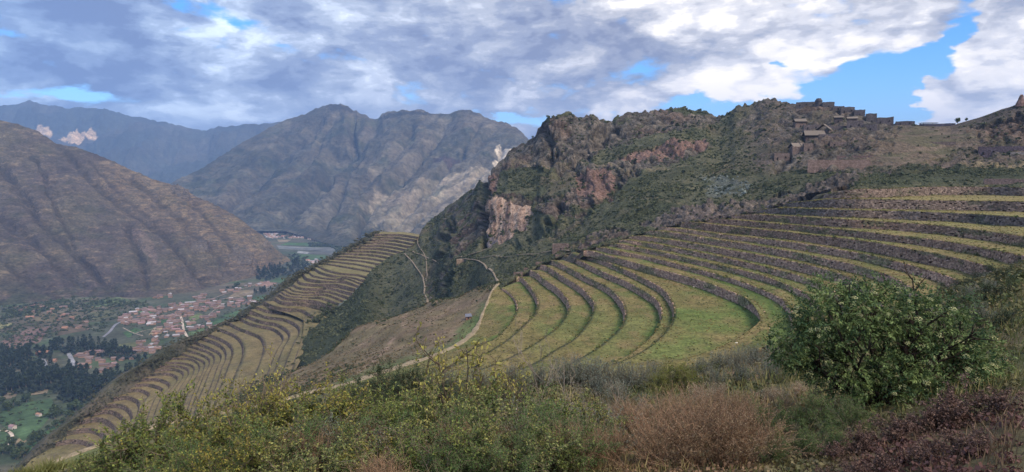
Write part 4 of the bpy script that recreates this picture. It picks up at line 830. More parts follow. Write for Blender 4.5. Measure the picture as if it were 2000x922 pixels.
def wall_run(mb, x0, x1, y0, y1, h, step=1.2, rag=.25, r=None, base=-1.5):
    """masonry with a ragged broken top: a row of blocks of uneven height"""
    r = r or rng; n = max(2, int((x1 - x0) / step)); xs = np.linspace(x0, x1, n + 1); hh = h * (1 - np.abs(r.normal(0, rag, n + 1)) * .5); hh = np.clip(smooth1(hh, 3) if n > 3 else hh, h * .5, h)
    V = []; F = []
    for i in range(n + 1):
        for (y, b) in ((y0, 0), (y1, 0)):
            V += [(xs[i], y, base), (xs[i], y + (.06 * h if y == y0 else -.03 * h), hh[i])]
    for i in range(n):
        a = i * 4; b = a + 4
        F += [(a, b, b + 1, a + 1), (a + 2, a + 3, b + 3, b + 2), (a + 1, b + 1, b + 3, a + 3)]
    F += [(0, 1, 3, 2), (n * 4, n * 4 + 2, n * 4 + 3, n * 4 + 1)]
    mb.add(V, F)
def ruin(name, px0, px1, pt, pb, dep, label, cat='ruin', rot=0.0, tone=(118, 102, 96), roof=None, hollow=True, group=None, roofcol='thatch', seedn=0, niches=True):
    """a roofless (or thatched) stone building standing on the hill between the given sightlines"""
    c = on_hill((px0 + px1) / 2, pb); d = c[1]; hz = c.copy(); hz[2] = 0; c = c + hz / np.linalg.norm(hz) * dep * .55; tone = tuple(.9 * t_ for t_ in tone); w = (px1 - px0) * d / FPX; h = max(1.2, (pb - pt) * d / FPX)
    o = empty(name, c); o.rotation_euler.z = math.atan2(-c[0], c[1]) * .8 + rot; r = np.random.default_rng(int(px0 * 7 + pb))
    if hollow:
        for nm, (x0, x1, y0, y1) in (('front_wall', (-w / 2, w / 2, -dep / 2, -dep / 2 + .9)), ('back_wall', (-w / 2, w / 2, dep / 2 - .9, dep / 2)), ('side_wall', (-w / 2 + .01, -w / 2 + .9, -dep / 2 + .9, dep / 2 - .9)), ('side_wall', (w / 2 - .9, w / 2 - .01, -dep / 2 + .9, dep / 2 - .9))):
            mb = MB(); wall_run(mb, x0, x1, y0, y1, h * (1 if roof is None else .96), 1.3, .18 if roof is None else 0, r, -3.0); obj(nm, mb.mesh(nm, M['ruin'], False, lin(*tone)), o)
    else:
        mb = MB(); wall_run(mb, -w / 2, w / 2, -dep / 2, dep / 2, h, 1.6, .2, r, -3.0); obj('masonry', mb.mesh('masonry', M['ruin'], False, lin(*tone)), o)
    if niches and w > 4 and h > 2.2:
        n = max(1, int(w / 5))
        for i in range(n):
            x = -w / 2 + w * (i + .5) / n + r.uniform(-.4, .4); mb = MB(); mb.box(x - .45, x + .45, -dep / 2 - .06, -dep / 2 + .2, h * .25 if i % 2 else 0.0, h * .25 + 1.1 if i % 2 else 1.7); obj('doorway' if i % 2 == 0 else 'window', mb.mesh('opening', M['dark'], False), o)
    if roof:
        rise, ov = roof; mb = MB(); a = w / 2 + ov; b = dep / 2 + ov; z = h * .93
        V = [(-a, -b, z), (a, -b, z), (a, b, z), (-a, b, z), (-a * .96, 0, z + rise), (a * .96, 0, z + rise), (-a, -b, z + .35), (a, -b, z + .35), (a, b, z + .35), (-a, b, z + .35), (-a * .96, 0, z + rise + .4), (a * .96, 0, z + rise + .4)]
        mb.add(V, [(6, 7, 11, 10), (8, 9, 10, 11), (0, 4, 5, 1), (2, 5, 4, 3), (0, 1, 7, 6), (2, 3, 9, 8), (0, 6, 10, 4), (4, 10, 9, 3), (1, 5, 11, 7), (5, 2, 8, 11)])
        obj('roof', mb.mesh('roof', M[roofcol]), o)
    return tag(o, label, cat, group)
def ruins():
    M['ruin'] = terrain_mat('ruin_masonry', ((.3, .15), (1.2, .3), (3.5, .25)), .8, 1.6, .5)
    M['dark'] = plain('shadowed_opening', (.02, .018, .017), var=.1, bump=0)
    M['thatch'] = plain('weathered_thatch', lin(112, 102, 94), var=.12, vscale=1.5)
    M['tin'] = plain('blue_grey_sheet_roof', lin(104, 106, 118), var=.05)
    R_ = ruin
    R_('ruin_wall', 1556, 1592, 199, 208, 3, 'long low stone wall on the skyline left of the round tower', 'wall', hollow=False, tone=(98, 92, 92))
    # round tower: a drum with a flared broken top
    c = on_hill(1598, 206); s = c[1] / FPX; o = empty('round_tower', c); mb = MB(); n = 14
    for (r0, z0, r1, z1) in ((6.4, -3, 6.2, 9), (6.9, 9, 7.0, 11.5), (5.6, 11.5, 4.4, 15)):
        a = np.linspace(0, 2 * math.pi, n, endpoint=False); V = [(r0 * s * math.cos(t), r0 * s * math.sin(t), z0 * s) for t in a] + [(r1 * s * math.cos(t) * rng.uniform(.9, 1.05), r1 * s * math.sin(t), z1 * s * rng.uniform(.94, 1.03)) for t in a]
        mb.add(V + [(0, 0, z1 * s)], [(i, (i + 1) % n, n + (i + 1) % n, n + i) for i in range(n)] + [(n + i, n + (i + 1) % n, 2 * n) for i in range(n)])
    obj('drum', mb.mesh('drum', M['ruin'], False, lin(84, 80, 84)), o); tag(o, 'dark round stone tower, highest ruin on the skyline', 'tower')
    R_('ruin_building', 1606, 1627, 198, 209, 8, 'square flat-topped ruin just right of the round tower', tone=(96, 90, 92))
    R_('ruin_wall', 1628, 1648, 206, 214, 4, 'broken skyline wall with a boulder on top, second ruin right of the round tower', 'wall', hollow=False, tone=(98, 90, 90))
    R_('ruin_building', 1642, 1666, 208, 220, 9, 'ruin with a sloping broken right shoulder on the skyline', tone=(100, 92, 92))
    R_('ruin_building', 1668, 1687, 212, 225, 8, 'crisp square ruin block on the stepped skyline', tone=(96, 90, 94))
    R_('ruin_building', 1693, 1711, 217, 235, 8, 'tall notched ruin at the step of the skyline', tone=(98, 92, 94))
    R_('ruin_wall', 1712, 1741, 229, 242, 5, 'long stone wall with a vertical right end on the descending skyline', 'wall', hollow=False, tone=(100, 92, 94))
    R_('ruin_wall', 1752, 1784, 236, 244, 3, 'low crumbled ruin with two stubs in the skyline saddle', 'wall', hollow=False, tone=(96, 88, 92))
    R_('ruin_wall', 1800, 1859, 241, 247, 3, 'low straight wall closing the saddle left of the skyline trees', 'wall', hollow=False, tone=(90, 86, 98), niches=False)
    # shelter
    c = on_hill(1812, 244); s = c[1] / FPX; o = empty('shelter', c)
    for x in (-12, 12):
        for y in (-2, 2): mb = MB(); mb.box(x * s - .12, x * s + .12, y - .12, y + .12, -1, 4.2 * s); obj('post', mb.mesh('post', M['dark']), o)
    mb = MB(); mb.box(-14 * s, 15 * s, -3, 3, 4.2 * s, 4.2 * s + .35); obj('roof', mb.mesh('roof', M['tin']), o); tag(o, 'flat-roofed open shelter on the skyline saddle', 'shelter')
    R_('thatched_hut', 1550, 1570, 228, 240, 6, 'upper left thatched hut at the end of a pale bank', 'hut', .25, roof=(2.2, .8))
    R_('thatched_hut', 1572, 1606, 256, 268, 8, 'long thatched building with a pale sloping roof in the middle of the ruins', 'hut', .15, roof=(3.4, .9), tone=(92, 80, 78))
    R_('thatched_hut', 1603, 1615, 248, 264, 9, 'narrow tall gabled hut set end-on at the right of the long thatched building', 'hut', 1.2, roof=(4.0, .6), tone=(104, 92, 90))
    R_('thatched_hut', 1539, 1553, 270, 292, 7, 'thatched hut on the corner tower, lower left of the ruins', 'hut', .5, roof=(3.4, .7), tone=(118, 104, 98))
    R_('thatched_hut', 1556, 1568, 269, 280, 6, 'small gabled hut just right of the corner tower hut', 'hut', .5, roof=(2.6, .6), tone=(110, 98, 94))
    R_('thatched_hut', 1630, 1645, 226, 236, 6, 'hut with a dark straight eave beneath the skyline ruins, left one', 'hut', 0, roof=(1.4, .6), tone=(92, 82, 82))
    R_('thatched_hut', 1657, 1674, 226, 235, 6, 'hut with a pale straight roof beneath the skyline ruins, right one', 'hut', 0, roof=(1.4, .6))
    for (a, b, t, q, dp, lab) in ((1544, 1566, 276, 294, 6, 'square corner bastion of pale stone below the two gabled huts'), (1568, 1584, 274, 290, 6, 'reddish wall block at the right of the corner bastion'), (1512, 1540, 292, 306, 5, 'stepped buttress at the lower left foot of the ruins'), (1600, 1640, 262, 270, 4, 'low terrace wall in front of the long thatched building'),
                                  (1616, 1652, 240, 250, 5, 'roofless house row above the long thatched building'), (1655, 1684, 236, 250, 6, 'roofless house with dark openings in the upper ruins'), (1688, 1712, 240, 252, 5, 'roofless house near the right end of the upper ruins'), (1660, 1722, 252, 259, 3, 'long retaining wall beneath the upper ruins'), (1622, 1660, 270, 280, 4, 'rubble wall on the slope below the long terrace'), (1570, 1600, 240, 250, 5, 'roofless house left of the narrow gabled hut')):
        R_('ruin_building', a, b, t, q, dp, lab, 'ruin', rng.uniform(-.2, .3), (122, 106, 100) if q > 270 else (108, 98, 98))
    R_('retaining_wall', 1582, 1692, 317, 333, 3, 'long smooth pinkish retaining wall under the ruins', 'wall', 0, (142, 120, 110), hollow=False, niches=False)
    R_('retaining_wall', 1888, 1921, 247, 258, 3, 'tan retaining wall at the right of the grassy saddle', 'wall', 0, (136, 114, 98), hollow=False, niches=False)
    R_('retaining_wall', 1918, 2000, 284, 301, 4, 'tall dark stone wall on the right hillside', 'wall', 0, (98, 86, 92), hollow=False)
    R_('retaining_wall', 1980, 2040, 296, 304, 3, 'pale low wall at the right edge below the tall dark wall', 'wall', 0, (148, 138, 132), hollow=False, niches=False)
    R_('retaining_wall', 1795, 1862, 274, 278, 2, 'thin low terrace wall across the grassy saddle', 'wall', 0, (120, 106, 100), hollow=False, niches=False)
    R_('retaining_wall', 1640, 1740, 299, 304, 2, 'thin reddish terrace wall under the grassy saddle', 'wall', 0, (120, 100, 96), hollow=False, niches=False)
    R_('retaining_wall', 1930, 2010, 347, 358, 3, 'short pale terrace wall above the topmost big terrace', 'wall', 0, (126, 108, 102), hollow=False, niches=False)
    R_('ruin_building', 1079, 1110, 478, 491, 8, 'roofless stone enclosure beside the top of the green terraces', 'ruin', -.1, (120, 104, 98))
    R_('retaining_wall', 888, 905, 502, 512, 6, 'stone-faced lookout platform below the pink cliff', 'wall', 0, (140, 120, 104), hollow=False, niches=False)
    for (a, b, t, q, lab) in ((1002, 1020, 528, 541, 'low wall joining the stair of terrace ends, lowest piece'), (1022, 1043, 520, 532, 'low wall joining the stair of terrace ends, second piece'), (1046, 1064, 509, 520, 'low wall joining the stair of terrace ends, third piece'), (1084, 1110, 496, 504, 'low wall joining the stair of terrace ends, fourth piece'), (1598, 1624, 374, 385, 'pale dressed wall end beside the topmost terrace')):
        R_('ruin_wall', a, b, t, q, 1.4, lab, 'wall', .1, (116, 100, 94), hollow=False, niches=False)
    # rock pinnacle on the right shoulder
    c = on_hill(1992, 206); s = c[1] / FPX; o = empty('rock_pinnacle', c); mb = MB(); n = 9
    prof = ((10, -3), (8.5, 4), (5.5, 9), (4.2, 14), (3.2, 18), (1.2, 20)); rings = []
    for rr, zz in prof: rings += [(rr * s * math.cos(t) * rng.uniform(.8, 1.15) + s * 1.2, rr * s * math.sin(t), zz * s * rng.uniform(.95, 1.05)) for t in np.linspace(0, 2 * math.pi, n, endpoint=False)]
    mb.add(rings, [(k * n + i, k * n + (i + 1) % n, (k + 1) * n + (i + 1) % n, (k + 1) * n + i) for k in range(len(prof) - 1) for i in range(n)] + [tuple(range((len(prof) - 1) * n, len(prof) * n))][:0])
    obj('rock', mb.mesh('rock', M['ruin'], False, lin(112, 90, 84)), o); tag(o, 'reddish rock pinnacle on the right skyline', 'rock')
def trails():
    rib = BOWL['ribbon']; D_ = lin(128, 114, 98)
    for pts, w in (([(787, 491), (805, 491), (822, 498), (842, 506), (858, 515)], 1.6), ([(790, 496), (800, 505), (812, 521), (822, 536), (826, 548), (829, 560), (828, 572), (834, 586), (836, 602)], 1.3), ([(818, 463), (814, 473), (822, 487), (830, 500), (833, 512), (832, 528), (829, 545)], .9),
                   ([(898, 503), (918, 504), (932, 508), (945, 516), (950, 524), (960, 532), (966, 540), (973, 553)], 1.3), ([(888, 501), (905, 498), (930, 491), (948, 486)], 1.6), ([(930, 503), (970, 501.5), (1010, 502), (1044, 498), (1075, 492), (1112, 489)], .8), ([(795, 453), (808, 456), (820, 461)], 1.0)):
        c = crom(pts, 8); L = np.array([on_hill(x, y) for x, y in c]); 
        for j in range(3): L[:, j] = smooth1(L[:, j], 5)
        tw = -L / np.linalg.norm(L, axis=1, keepdims=True); L = L + tw * 1.6 + np.array([0, 0, .5])
        rib('footpath', L, np.full(len(L), w * .62), .2, D_)
def boulder(name, p, r, label, tone=(150, 142, 130)):
    n = 26; g = np.random.default_rng(int(abs(p[0] * 91 + p[1]) * 10) % 99999); i = np.arange(n) + .5; ph = np.arccos(1 - 2 * i / n); th = math.pi * (1 + 5 ** .5) * i
    V = np.stack([np.cos(th) * np.sin(ph), np.sin(th) * np.sin(ph), np.cos(ph)], -1) * g.uniform(.75, 1.15, (n, 1)) * np.array([1, .8, .62]) * r
    import bmesh
    bm = bmesh.new(); [bm.verts.new(v) for v in V]; bmesh.ops.convex_hull(bm, input=bm.verts); me = bpy.data.meshes.new(name); bm.to_mesh(me); bm.free(); me.materials.append(M['stone'])
    a = me.color_attributes.new('Col', 'FLOAT_COLOR', 'POINT'); a.data.foreach_set('color', np.tile([*lin(*tone), 1], len(me.vertices)).astype(np.float32))
    o = obj(name, me); o.location = p; return tag(o, label, 'rock')
def bowl_at(px, py):
    P = BOWL['P'][:, 2:]; PX = 1000 + FPX * P[..., 0] / (P[..., 1] * cp - P[..., 2] * sp); PY = 461 - FPX * (P[..., 1] * sp + P[..., 2] * cp) / (P[..., 1] * cp - P[..., 2] * sp)
    k = np.unravel_index(np.argmin((PX - px) ** 2 + (PY - py) ** 2), PX.shape); return at(px, py, P[k][1])
def near_at(px, py):
    k = np.unravel_index(np.argmin((NEAR['PX'] - px) ** 2 + (NEAR['PY'] - py) ** 2), NEAR['PX'].shape); return NEAR['P'][k].copy()
def small_things():
    for (px, py, r, lab, t) in ((1438, 672, .62, 'white boulder lying on the broad green field', (190, 182, 170)), (1453, 670, .4, 'grey stone right of the white boulder', (150, 140, 132)), (1391, 690, .35, 'small pale stone near the lower edge of the green field', (164, 154, 140)), (1355, 561, .5, 'pale stone at the foot of the tall curved wall', (158, 148, 132)),
                                (1136, 720, .35, 'pale stone on the lower grass bank', (160, 150, 134)), (1074, 578, .5, 'flat stone on the grass of the lower terraces', (140, 130, 112)), (1082, 596, .45, 'dark stone on the grass of the lower terraces', (92, 84, 72))):
        boulder('boulder', bowl_at(px, py) + np.array([0, 0, r * .2]), r, lab, t)
    for (px, py, r, lab, t) in ((836, 648, .5, 'small grey stone on the brown hillside', (120, 112, 108)), (118, 905, .9, 'white stone on the lower path bank, left one', (200, 194, 184)), (138, 892, .8, 'white stone on the lower path bank, right one', (196, 190, 180)), (277, 840, 1.0, 'long pale slab on the lower path bank', (190, 188, 186))):
        boulder('boulder', near_at(px, py) + np.array([0, 0, r * .4]), r, lab, t)
    # hut beside the path
    c = near_at(915, 622); s = c[1] / FPX; o = empty('hut', c); o.rotation_euler.z = .25
    for nm, b in (('wall', (-5.2, 5.0, -3.2, -2.8, -4, 5.2)), ('wall', (-5.2, 5.0, 2.8, 3.2, -4, 5.2)), ('wall', (-5.2, -4.8, -2.8, 2.8, -4, 5.2)), ('wall', (4.6, 5.0, -2.8, 2.8, -4, 5.2))):
        mb = MB(); mb.box(*[x * s for x in b]); obj(nm, mb.mesh(nm, M['ruin'], False, lin(112, 84, 72)), o)
    mb = MB(); V = np.array([(-7, -5, 4.6), (7, -5, 4.9), (6.4, 5, 8.6), (-6, 5, 8.2)]) * s; mb.add(np.concatenate([V, V + np.array([0, 0, .22])]), [(0, 3, 2, 1), (4, 5, 6, 7), (0, 1, 5, 4), (1, 2, 6, 5), (2, 3, 7, 6), (3, 0, 4, 7)]); obj('roof', mb.mesh('roof', M['tin']), o)
    mb = MB(); mb.box(-1.2 * s, 1.2 * s, -3.35 * s, -3.1 * s, -1 * s, 3.6 * s); obj('doorway', mb.mesh('doorway', M['dark']), o)
    tag(o, 'small brick hut with a grey-blue sheet roof beside the footpath', 'hut')
# ------------------------------------------------------------------ foliage in bulk
def clumps(C, rad, nf, col, seed=1, flat=.8, size=.55, up=None, dark=.0):
    """for each centre a tuft of nf leaf-sized faces spread over an uneven dome"""
    r = np.random.default_rng(seed); n = len(C); rad = np.broadcast_to(rad, (n,)); k = nf
    d = r.normal(size=(n, k, 3)); d[..., 2] = np.abs(d[..., 2]) * .9 + .05 if up is None else d[..., 2]; d /= np.linalg.norm(d, axis=-1, keepdims=True)
    rr = rad[:, None, None] * r.uniform(.45, 1.05, (n, k, 1)); P = C[:, None] + d * rr * np.array([1, 1, flat])
    nn = d + r.normal(0, .55, d.shape); nn /= np.linalg.norm(nn, axis=-1, keepdims=True)
    a = np.cross(nn, r.normal(size=nn.shape)); a /= np.linalg.norm(a, axis=-1, keepdims=True) + 1e-9; b = np.cross(nn, a)
    s = rad[:, None, None] * size * r.uniform(.55, 1.2, (n, k, 1))
    V = np.stack([P + a * s, P + b * s * .8, P - a * s, P - b * s * .8], 2)
    c = np.asarray(col)[:, None, :] * r.uniform(.72, 1.3, (n, k, 1)); c = np.repeat(c[:, :, None, :], 4, 2)
    return V.reshape(-1, 3), np.arange(n * k * 4).reshape(-1, 4), c.reshape(-1, 3)
def scrub():
    r = np.random.default_rng(5)
    M['leaf'] = leaf_mat('leaves'); P, PX, PY = CHILL['P'], CHILL['PX'], CHILL['PY']
    w = (1 - CHILL['rock'] * .72) * (1 - CHILL['sad'] * .9) * (PX > 548) * (PX < 2040) * (1 - .6 * CHILL['stony'])
    w = w * (1 + 2.0 * (PX < 720)) * np.clip(.55 + fbm(P / 22, 4, 91) * 1.6, .05, 1.6) * sstep(.0, .03, np.gradient(PY, axis=0) * -1)
    ar = np.abs(np.gradient(PY, axis=0) * np.gradient(PX, axis=1)); w = w * ar
    dk = inpoly(PX, PY, [(1690, 345), (1760, 332), (1900, 322), (2100, 330), (2100, 344), (1900, 352), (1760, 362), (1660, 366)]); w = w * (1 + 1.2 * dk) * (1 - .75 * sstep(1400, 1500, PX) * sstep(340, 318, PY))
    idx = r.choice(w.size, 11500, p=(w / w.sum()).ravel()); C = P.reshape(-1, 3)[idx]; px = PX.ravel()[idx]; py = PY.ravel()[idx]
    rad = (C[:, 1] / FPX) * r.uniform(1.3, 3.3, len(C)) * np.where(r.random(len(C)) < .07, 1.7, 1); rad *= np.where(C[:, 1] > 600, .9, 1.0)
    t = fbm(C / 18, 3, 95); col = mixc(lin(66, 74, 54), lin(94, 97, 72), sstep(-.3, .35, t + r.normal(0, .25, len(C)))); col = mixc(col, lin(52, 62, 50), (r.random(len(C)) < .2) * .8)
    gp = inpoly(px, py, [(1370, 350), (1440, 345), (1480, 355), (1450, 380), (1380, 388)]); col = mixc(col, lin(128, 136, 132), gp * (r.random(len(C)) < .6))
    V, F, c = clumps(C, rad, 20, col, 11, .85)
    tag(obj('scrub', mesh('scrub', V, F, M['leaf'], False, c)), kind='stuff')
    # gully and bank bushes on the near brown slope
    NX, NY, NP = NEAR['PX'], NEAR['PY'], NEAR['P']; 
    nb = fbm(NP / 9, 4, 4)
    wx, wy = NX + nb * 14, NY + fbm(NP / 9, 4, 5) * 8
    w = np.zeros_like(NX)
    for pl, a in (([(700, 625), (680, 660), (640, 690), (600, 700), (640, 655), (680, 630)], 2), ([(620, 690), (560, 730), (500, 770), (420, 800), (480, 760), (560, 715), (600, 690)], 1.4), ([(770, 612), (745, 635), (705, 668), (725, 650), (755, 618)], 1.6), ([(560, 765), (610, 740), (690, 712), (720, 706), (640, 745), (580, 780)], .9), ([(725, 735), (770, 718), (800, 706), (790, 716), (740, 738)], 2), ([(800, 600), (870, 580), (900, 575), (850, 595)], .8), ([(930, 565), (970, 552), (985, 553), (960, 566)], 1.4)):
        w = np.maximum(w, a * inpoly(wx, wy, pl))
    w = w + .03; gr = np.abs(np.gradient(NX, axis=1) * np.gradient(NY, axis=0)); w = w * gr * (NX > 380) * (NY < 830); w[-6:] *= .6
    idx = r.choice(w.size, 2600, p=(w / w.sum()).ravel()); C = NP.reshape(-1, 3)[idx] + r.normal(0, .6, (2600, 3)) * np.array([1, 1, 0]); rad = C[:, 1] / FPX * r.uniform(1.0, 3.8, 2600)
    col = mixc(lin(56, 66, 46), lin(80, 84, 60), r.random(2600)); V, F, c = clumps(C, rad, 26, col, 12, .8)
    tag(obj('gully_scrub', mesh('gully_scrub', V, F, M['leaf'], False, c)), kind='stuff')
    w = gr * (NX > 380) * (NY < 840); w[-6:] = 0; idx = r.choice(w.size, 9000, p=(w / w.sum()).ravel()); C = NP.reshape(-1, 3)[idx] + r.normal(0, .8, (9000, 3)) * np.array([1, 1, 0]); rad = r.uniform(.18, .55, 9000); col = mixc(lin(92, 82, 64), lin(128, 112, 86), r.random(9000)); col = mixc(col, lin(66, 72, 50), (r.random(9000) < .16) * .9) * .9
    V, F, c = clumps(C, rad, 7, col, 17, .6, .7); tag(obj('dry_tussocks', mesh('dry_tussocks', V, F, M['leaf'], False, c)), kind='stuff')
    # bushes where the spur runs out into the gully
    E = SPUR['right']; n = 500; i = r.integers(0, len(E) - 1, n); C = E[i] + r.normal(0, 5, (n, 3)) * np.array([1, 1, .15]); rad = C[:, 1] / FPX * r.uniform(1.5, 4.2, n); col = mixc(lin(60, 70, 46), lin(84, 86, 60), r.random(n))
    V, F, c = clumps(C, rad, 22, col, 15, .8); tag(obj('gully_scrub', mesh('gully_scrub', V, F, M['leaf'], False, c)), kind='stuff')
    # flank of the spur
    Q = SPUR['flank'][1:12].reshape(-1, 3); idx = r.choice(len(Q), 3600); C = Q[idx] + r.normal(0, 4, (3600, 3)) * np.array([1, 1, 0.2]); rad = C[:, 1] / FPX * r.uniform(.9, 2.8, 3600); col = mixc(lin(64, 68, 54), lin(92, 90, 72), r.random(3600))
    V, F, c = clumps(C, rad, 16, col, 13, .8); tag(obj('flank_scrub', mesh('flank_scrub', V, F, M['leaf'], False, c)), kind='stuff')
    # uneven tussocks on the treads
    K, BP = BOWL['K'], BOWL['P']; tr = (K >= 1) & (K < 2) & (BP[..., 1] > 120); ix = np.argwhere(tr[:-1, :-1]); sel = ix[r.choice(len(ix), 15000)]; u, v = r.random((2, 15000, 1)); a0 = BP[sel[:, 0], sel[:, 1]]; a1 = BP[np.minimum(sel[:, 0] + 1, len(BP) - 1), sel[:, 1]]; a2 = BP[sel[:, 0], sel[:, 1] + 1]; ok = np.abs(a1[:, 2] - a0[:, 2]) < .6; C = (a0 + (a1 - a0) * u + (a2 - a0) * v)[ok]
    rad = r.uniform(.12, .34, len(C)); col = mixc(lin(86, 92, 50), lin(140, 122, 76), sstep(-.3, .3, fbm(C / 7, 3, 71) + r.normal(0, .2, len(C)))) * .85; V, F, c = clumps(C, rad, 6, col, 16, .45, .8)
    tag(obj('tussocks', mesh('tussocks', V, F, M['leaf'], False, c)), kind='stuff')
    # tufts of grass and weeds along the crests and feet of the big walls
    Cs = []; 
    for k, (T, B, out, h) in enumerate(BOWL['walls']):
        for A, n in ((T, 130), (B + out * .5, 70)):
            u = r.uniform(0, NB - 1.01, n); i = u.astype(int); Cs.append(A[i] + (A[np.minimum(i + 1, NB - 1)] - A[i]) * (u - i)[:, None])
    C = np.concatenate(Cs); rad = r.uniform(.2, .55, len(C)) * np.where(r.random(len(C)) < .05, 2, 1); col = mixc(lin(84, 92, 50), lin(136, 124, 78), r.random(len(C))); V, F, c = clumps(C, rad, 10, col, 14, .7)
    tag(obj('wall_tufts', mesh('wall_tufts', V, F, M['leaf'], False, c)), kind='stuff')
# ================================================================== THE VALLEY
def vp(px, py, up=0.0): return atz(px, py, VZ + up) if np.ndim(px) == 0 else atz(np.asarray(px, float), np.asarray(py, float), VZ + up)
def field(poly, c, name='field', up=.5, c2=None):
    q = np.array([vp(x, y, up) for x, y in poly]); ctr = q.mean(0); n = len(q)
    rings = [ctr + (q - ctr) * f for f in (1, .66, .33)]; V = np.concatenate(rings + [ctr[None]]); V[:, 2] = VZ + up
    F4 = [(k * n + i, k * n + (i + 1) % n, (k + 1) * n + (i + 1) % n, (k + 1) * n + i) for k in range(2) for i in range(n)]; F3 = [(2 * n + i, 2 * n + (i + 1) % n, 3 * n) for i in range(n)]
    col = np.broadcast_to(c, V.shape) * rng.uniform(.9, 1.1, (len(V), 1))
    return tag(obj(name, mesh(name, V, [np.array(F4), np.array(F3)], M['ground'], False, col)), kind='structure')
def road(pts, w, c, name='road', up=.9):
    cc = crom(pts, 10); L = vp(cc[:, 0], cc[:, 1], up); tg = np.gradient(L, axis=0); tg /= np.linalg.norm(tg, axis=1, keepdims=True) + 1e-9; sd = np.stack([tg[:, 1], -tg[:, 0], 0 * tg[:, 0]], 1)
    G = np.stack([L + sd * w / 2 * e for e in (-1, 0, 1)]); return sheet(name, G, M['ground'], np.broadcast_to(c, G.shape), kind='structure')
def valley_fields():
    G, DG, BR, TN, GY = lin(72, 92, 60), lin(62, 84, 50), lin(108, 88, 78), lin(138, 122, 98), lin(112, 112, 108)
    for p, c in (([(431, 617), (478, 602), (496, 601), (468, 617), (448, 621)], G), ([(440, 584), (466, 567), (495, 567), (495, 575), (470, 580)], TN * .8), ([(497, 556), (509, 550), (542, 553), (521, 560)], lin(140, 112, 100)), ([(527, 549), (544, 543), (565, 545), (551, 553)], G), ([(488, 582), (520, 575), (523, 580), (516, 587), (492, 588)], G),
                 ([(400, 630), (430, 622), (448, 622), (424, 634), (404, 640)], DG), ([(404, 641), (440, 626), (462, 620), (430, 640), (400, 652)], BR), ([(582, 496), (641, 499), (636, 506), (598, 508), (585, 500)], G), ([(592, 509), (606, 511), (600, 518), (592, 516)], lin(150, 150, 110)), ([(541, 468), (569, 468), (561, 473), (545, 473)], TN), ([(560, 474), (600, 474), (606, 480), (545, 479)], DG * 1.3),
                 ([(330, 596), (372, 590), (380, 594), (340, 600)], TN * .7), ([(300, 640), (318, 636), (316, 652), (290, 655)], TN), ([(240, 650), (262, 640), (276, 644), (250, 660)], DG * 1.2), ([(232, 672), (268, 668), (262, 690), (232, 690)], lin(96, 98, 66)), ([(0, 806), (50, 786), (100, 778), (110, 796), (84, 832), (46, 862), (0, 826)], G * .8), ([(0, 770), (36, 762), (30, 776), (0, 782)], lin(112, 100, 84)), ([(58, 764), (95, 757), (92, 768), (60, 772)], lin(122, 108, 88)),
                 ([(0, 842), (12, 842), (16, 858), (0, 872)], G * .7), ([(28, 862), (50, 848), (52, 862), (30, 876)], TN * .7), ([(40, 880), (80, 850), (100, 836), (120, 822), (108, 848), (64, 890)], DG), ([(270, 608), (292, 606), (300, 616), (284, 622)], DG * 1.2), ([(310, 626), (330, 622), (344, 628), (320, 636)], DG * 1.1), ([(366, 620), (388, 612), (400, 616), (376, 630)], lin(96, 104, 66)), ([(368, 650), (400, 640), (398, 650), (372, 656)], lin(84, 100, 62)),
                 ([(0, 668), (60, 640), (96, 640), (78, 668), (20, 690)], lin(104, 84, 76)), ([(0, 628), (26, 632), (0, 644)], lin(130, 126, 88)), ([(20, 600), (80, 590), (90, 600), (40, 612)], lin(104, 82, 74)), ([(60, 618), (150, 606), (160, 618), (80, 634)], lin(98, 88, 68)), ([(160, 592), (230, 580), (260, 586), (190, 600)], lin(82, 92, 62)), ([(100, 640), (170, 628), (176, 644), (110, 656)], lin(92, 80, 66)), ([(170, 612), (230, 602), (236, 616), (186, 628)], lin(84, 84, 62))):
        field(p, c, up=rng.uniform(.4, .7))
    # braided gravel river bed and water threads far up the valley
    for p, c in (([(540, 479), (600, 483), (655, 483), (654, 490), (600, 489), (545, 486)], GY), ([(604, 492), (650, 490), (652, 496), (600, 496)], GY * .8), ([(582, 490), (604, 492), (600, 496), (580, 494)], lin(150, 150, 150))):
        field(p, c, 'river_bed', up=.35)
    road([(542, 481), (590, 485), (655, 487)], 9, lin(112, 120, 128), 'river'); road([(545, 484), (600, 487), (650, 493)], 7, lin(110, 118, 124), 'river')
    P_ = lin(176, 160, 144)
    for pts, w, c in (([(352, 616), (356, 627), (358, 641), (364, 655), (368, 660)], 6, P_), ([(202, 658), (214, 648), (222, 638), (229, 632), (260, 620), (300, 612)], 7, lin(122, 120, 126)), ([(-14, 846), (0, 841), (14, 842), (23, 849), (22, 862), (12, 872), (-6, 884)], 5, P_ * .85), ([(84, 700), (90, 714), (97, 734)], 7, lin(128, 126, 130)), ([(134, 690), (141, 704), (148, 718)], 9, lin(132, 130, 134)), ([(262, 652), (285, 645), (316, 640)], 3.5, P_ * .7), ([(428, 585), (480, 574), (540, 556)], 5, lin(150, 136, 126)), ([(360, 592), (400, 588), (440, 574), (500, 556)], 4.5, lin(140, 126, 116)), ([(404, 618), (420, 604), (432, 594)], 3.5, P_ * .6), ([(240, 640), (260, 650), (280, 656)], 3.5, P_ * .7), ([(405, 625), (409, 640)], 2.5, P_ * .8)):
        road(pts, w, c)
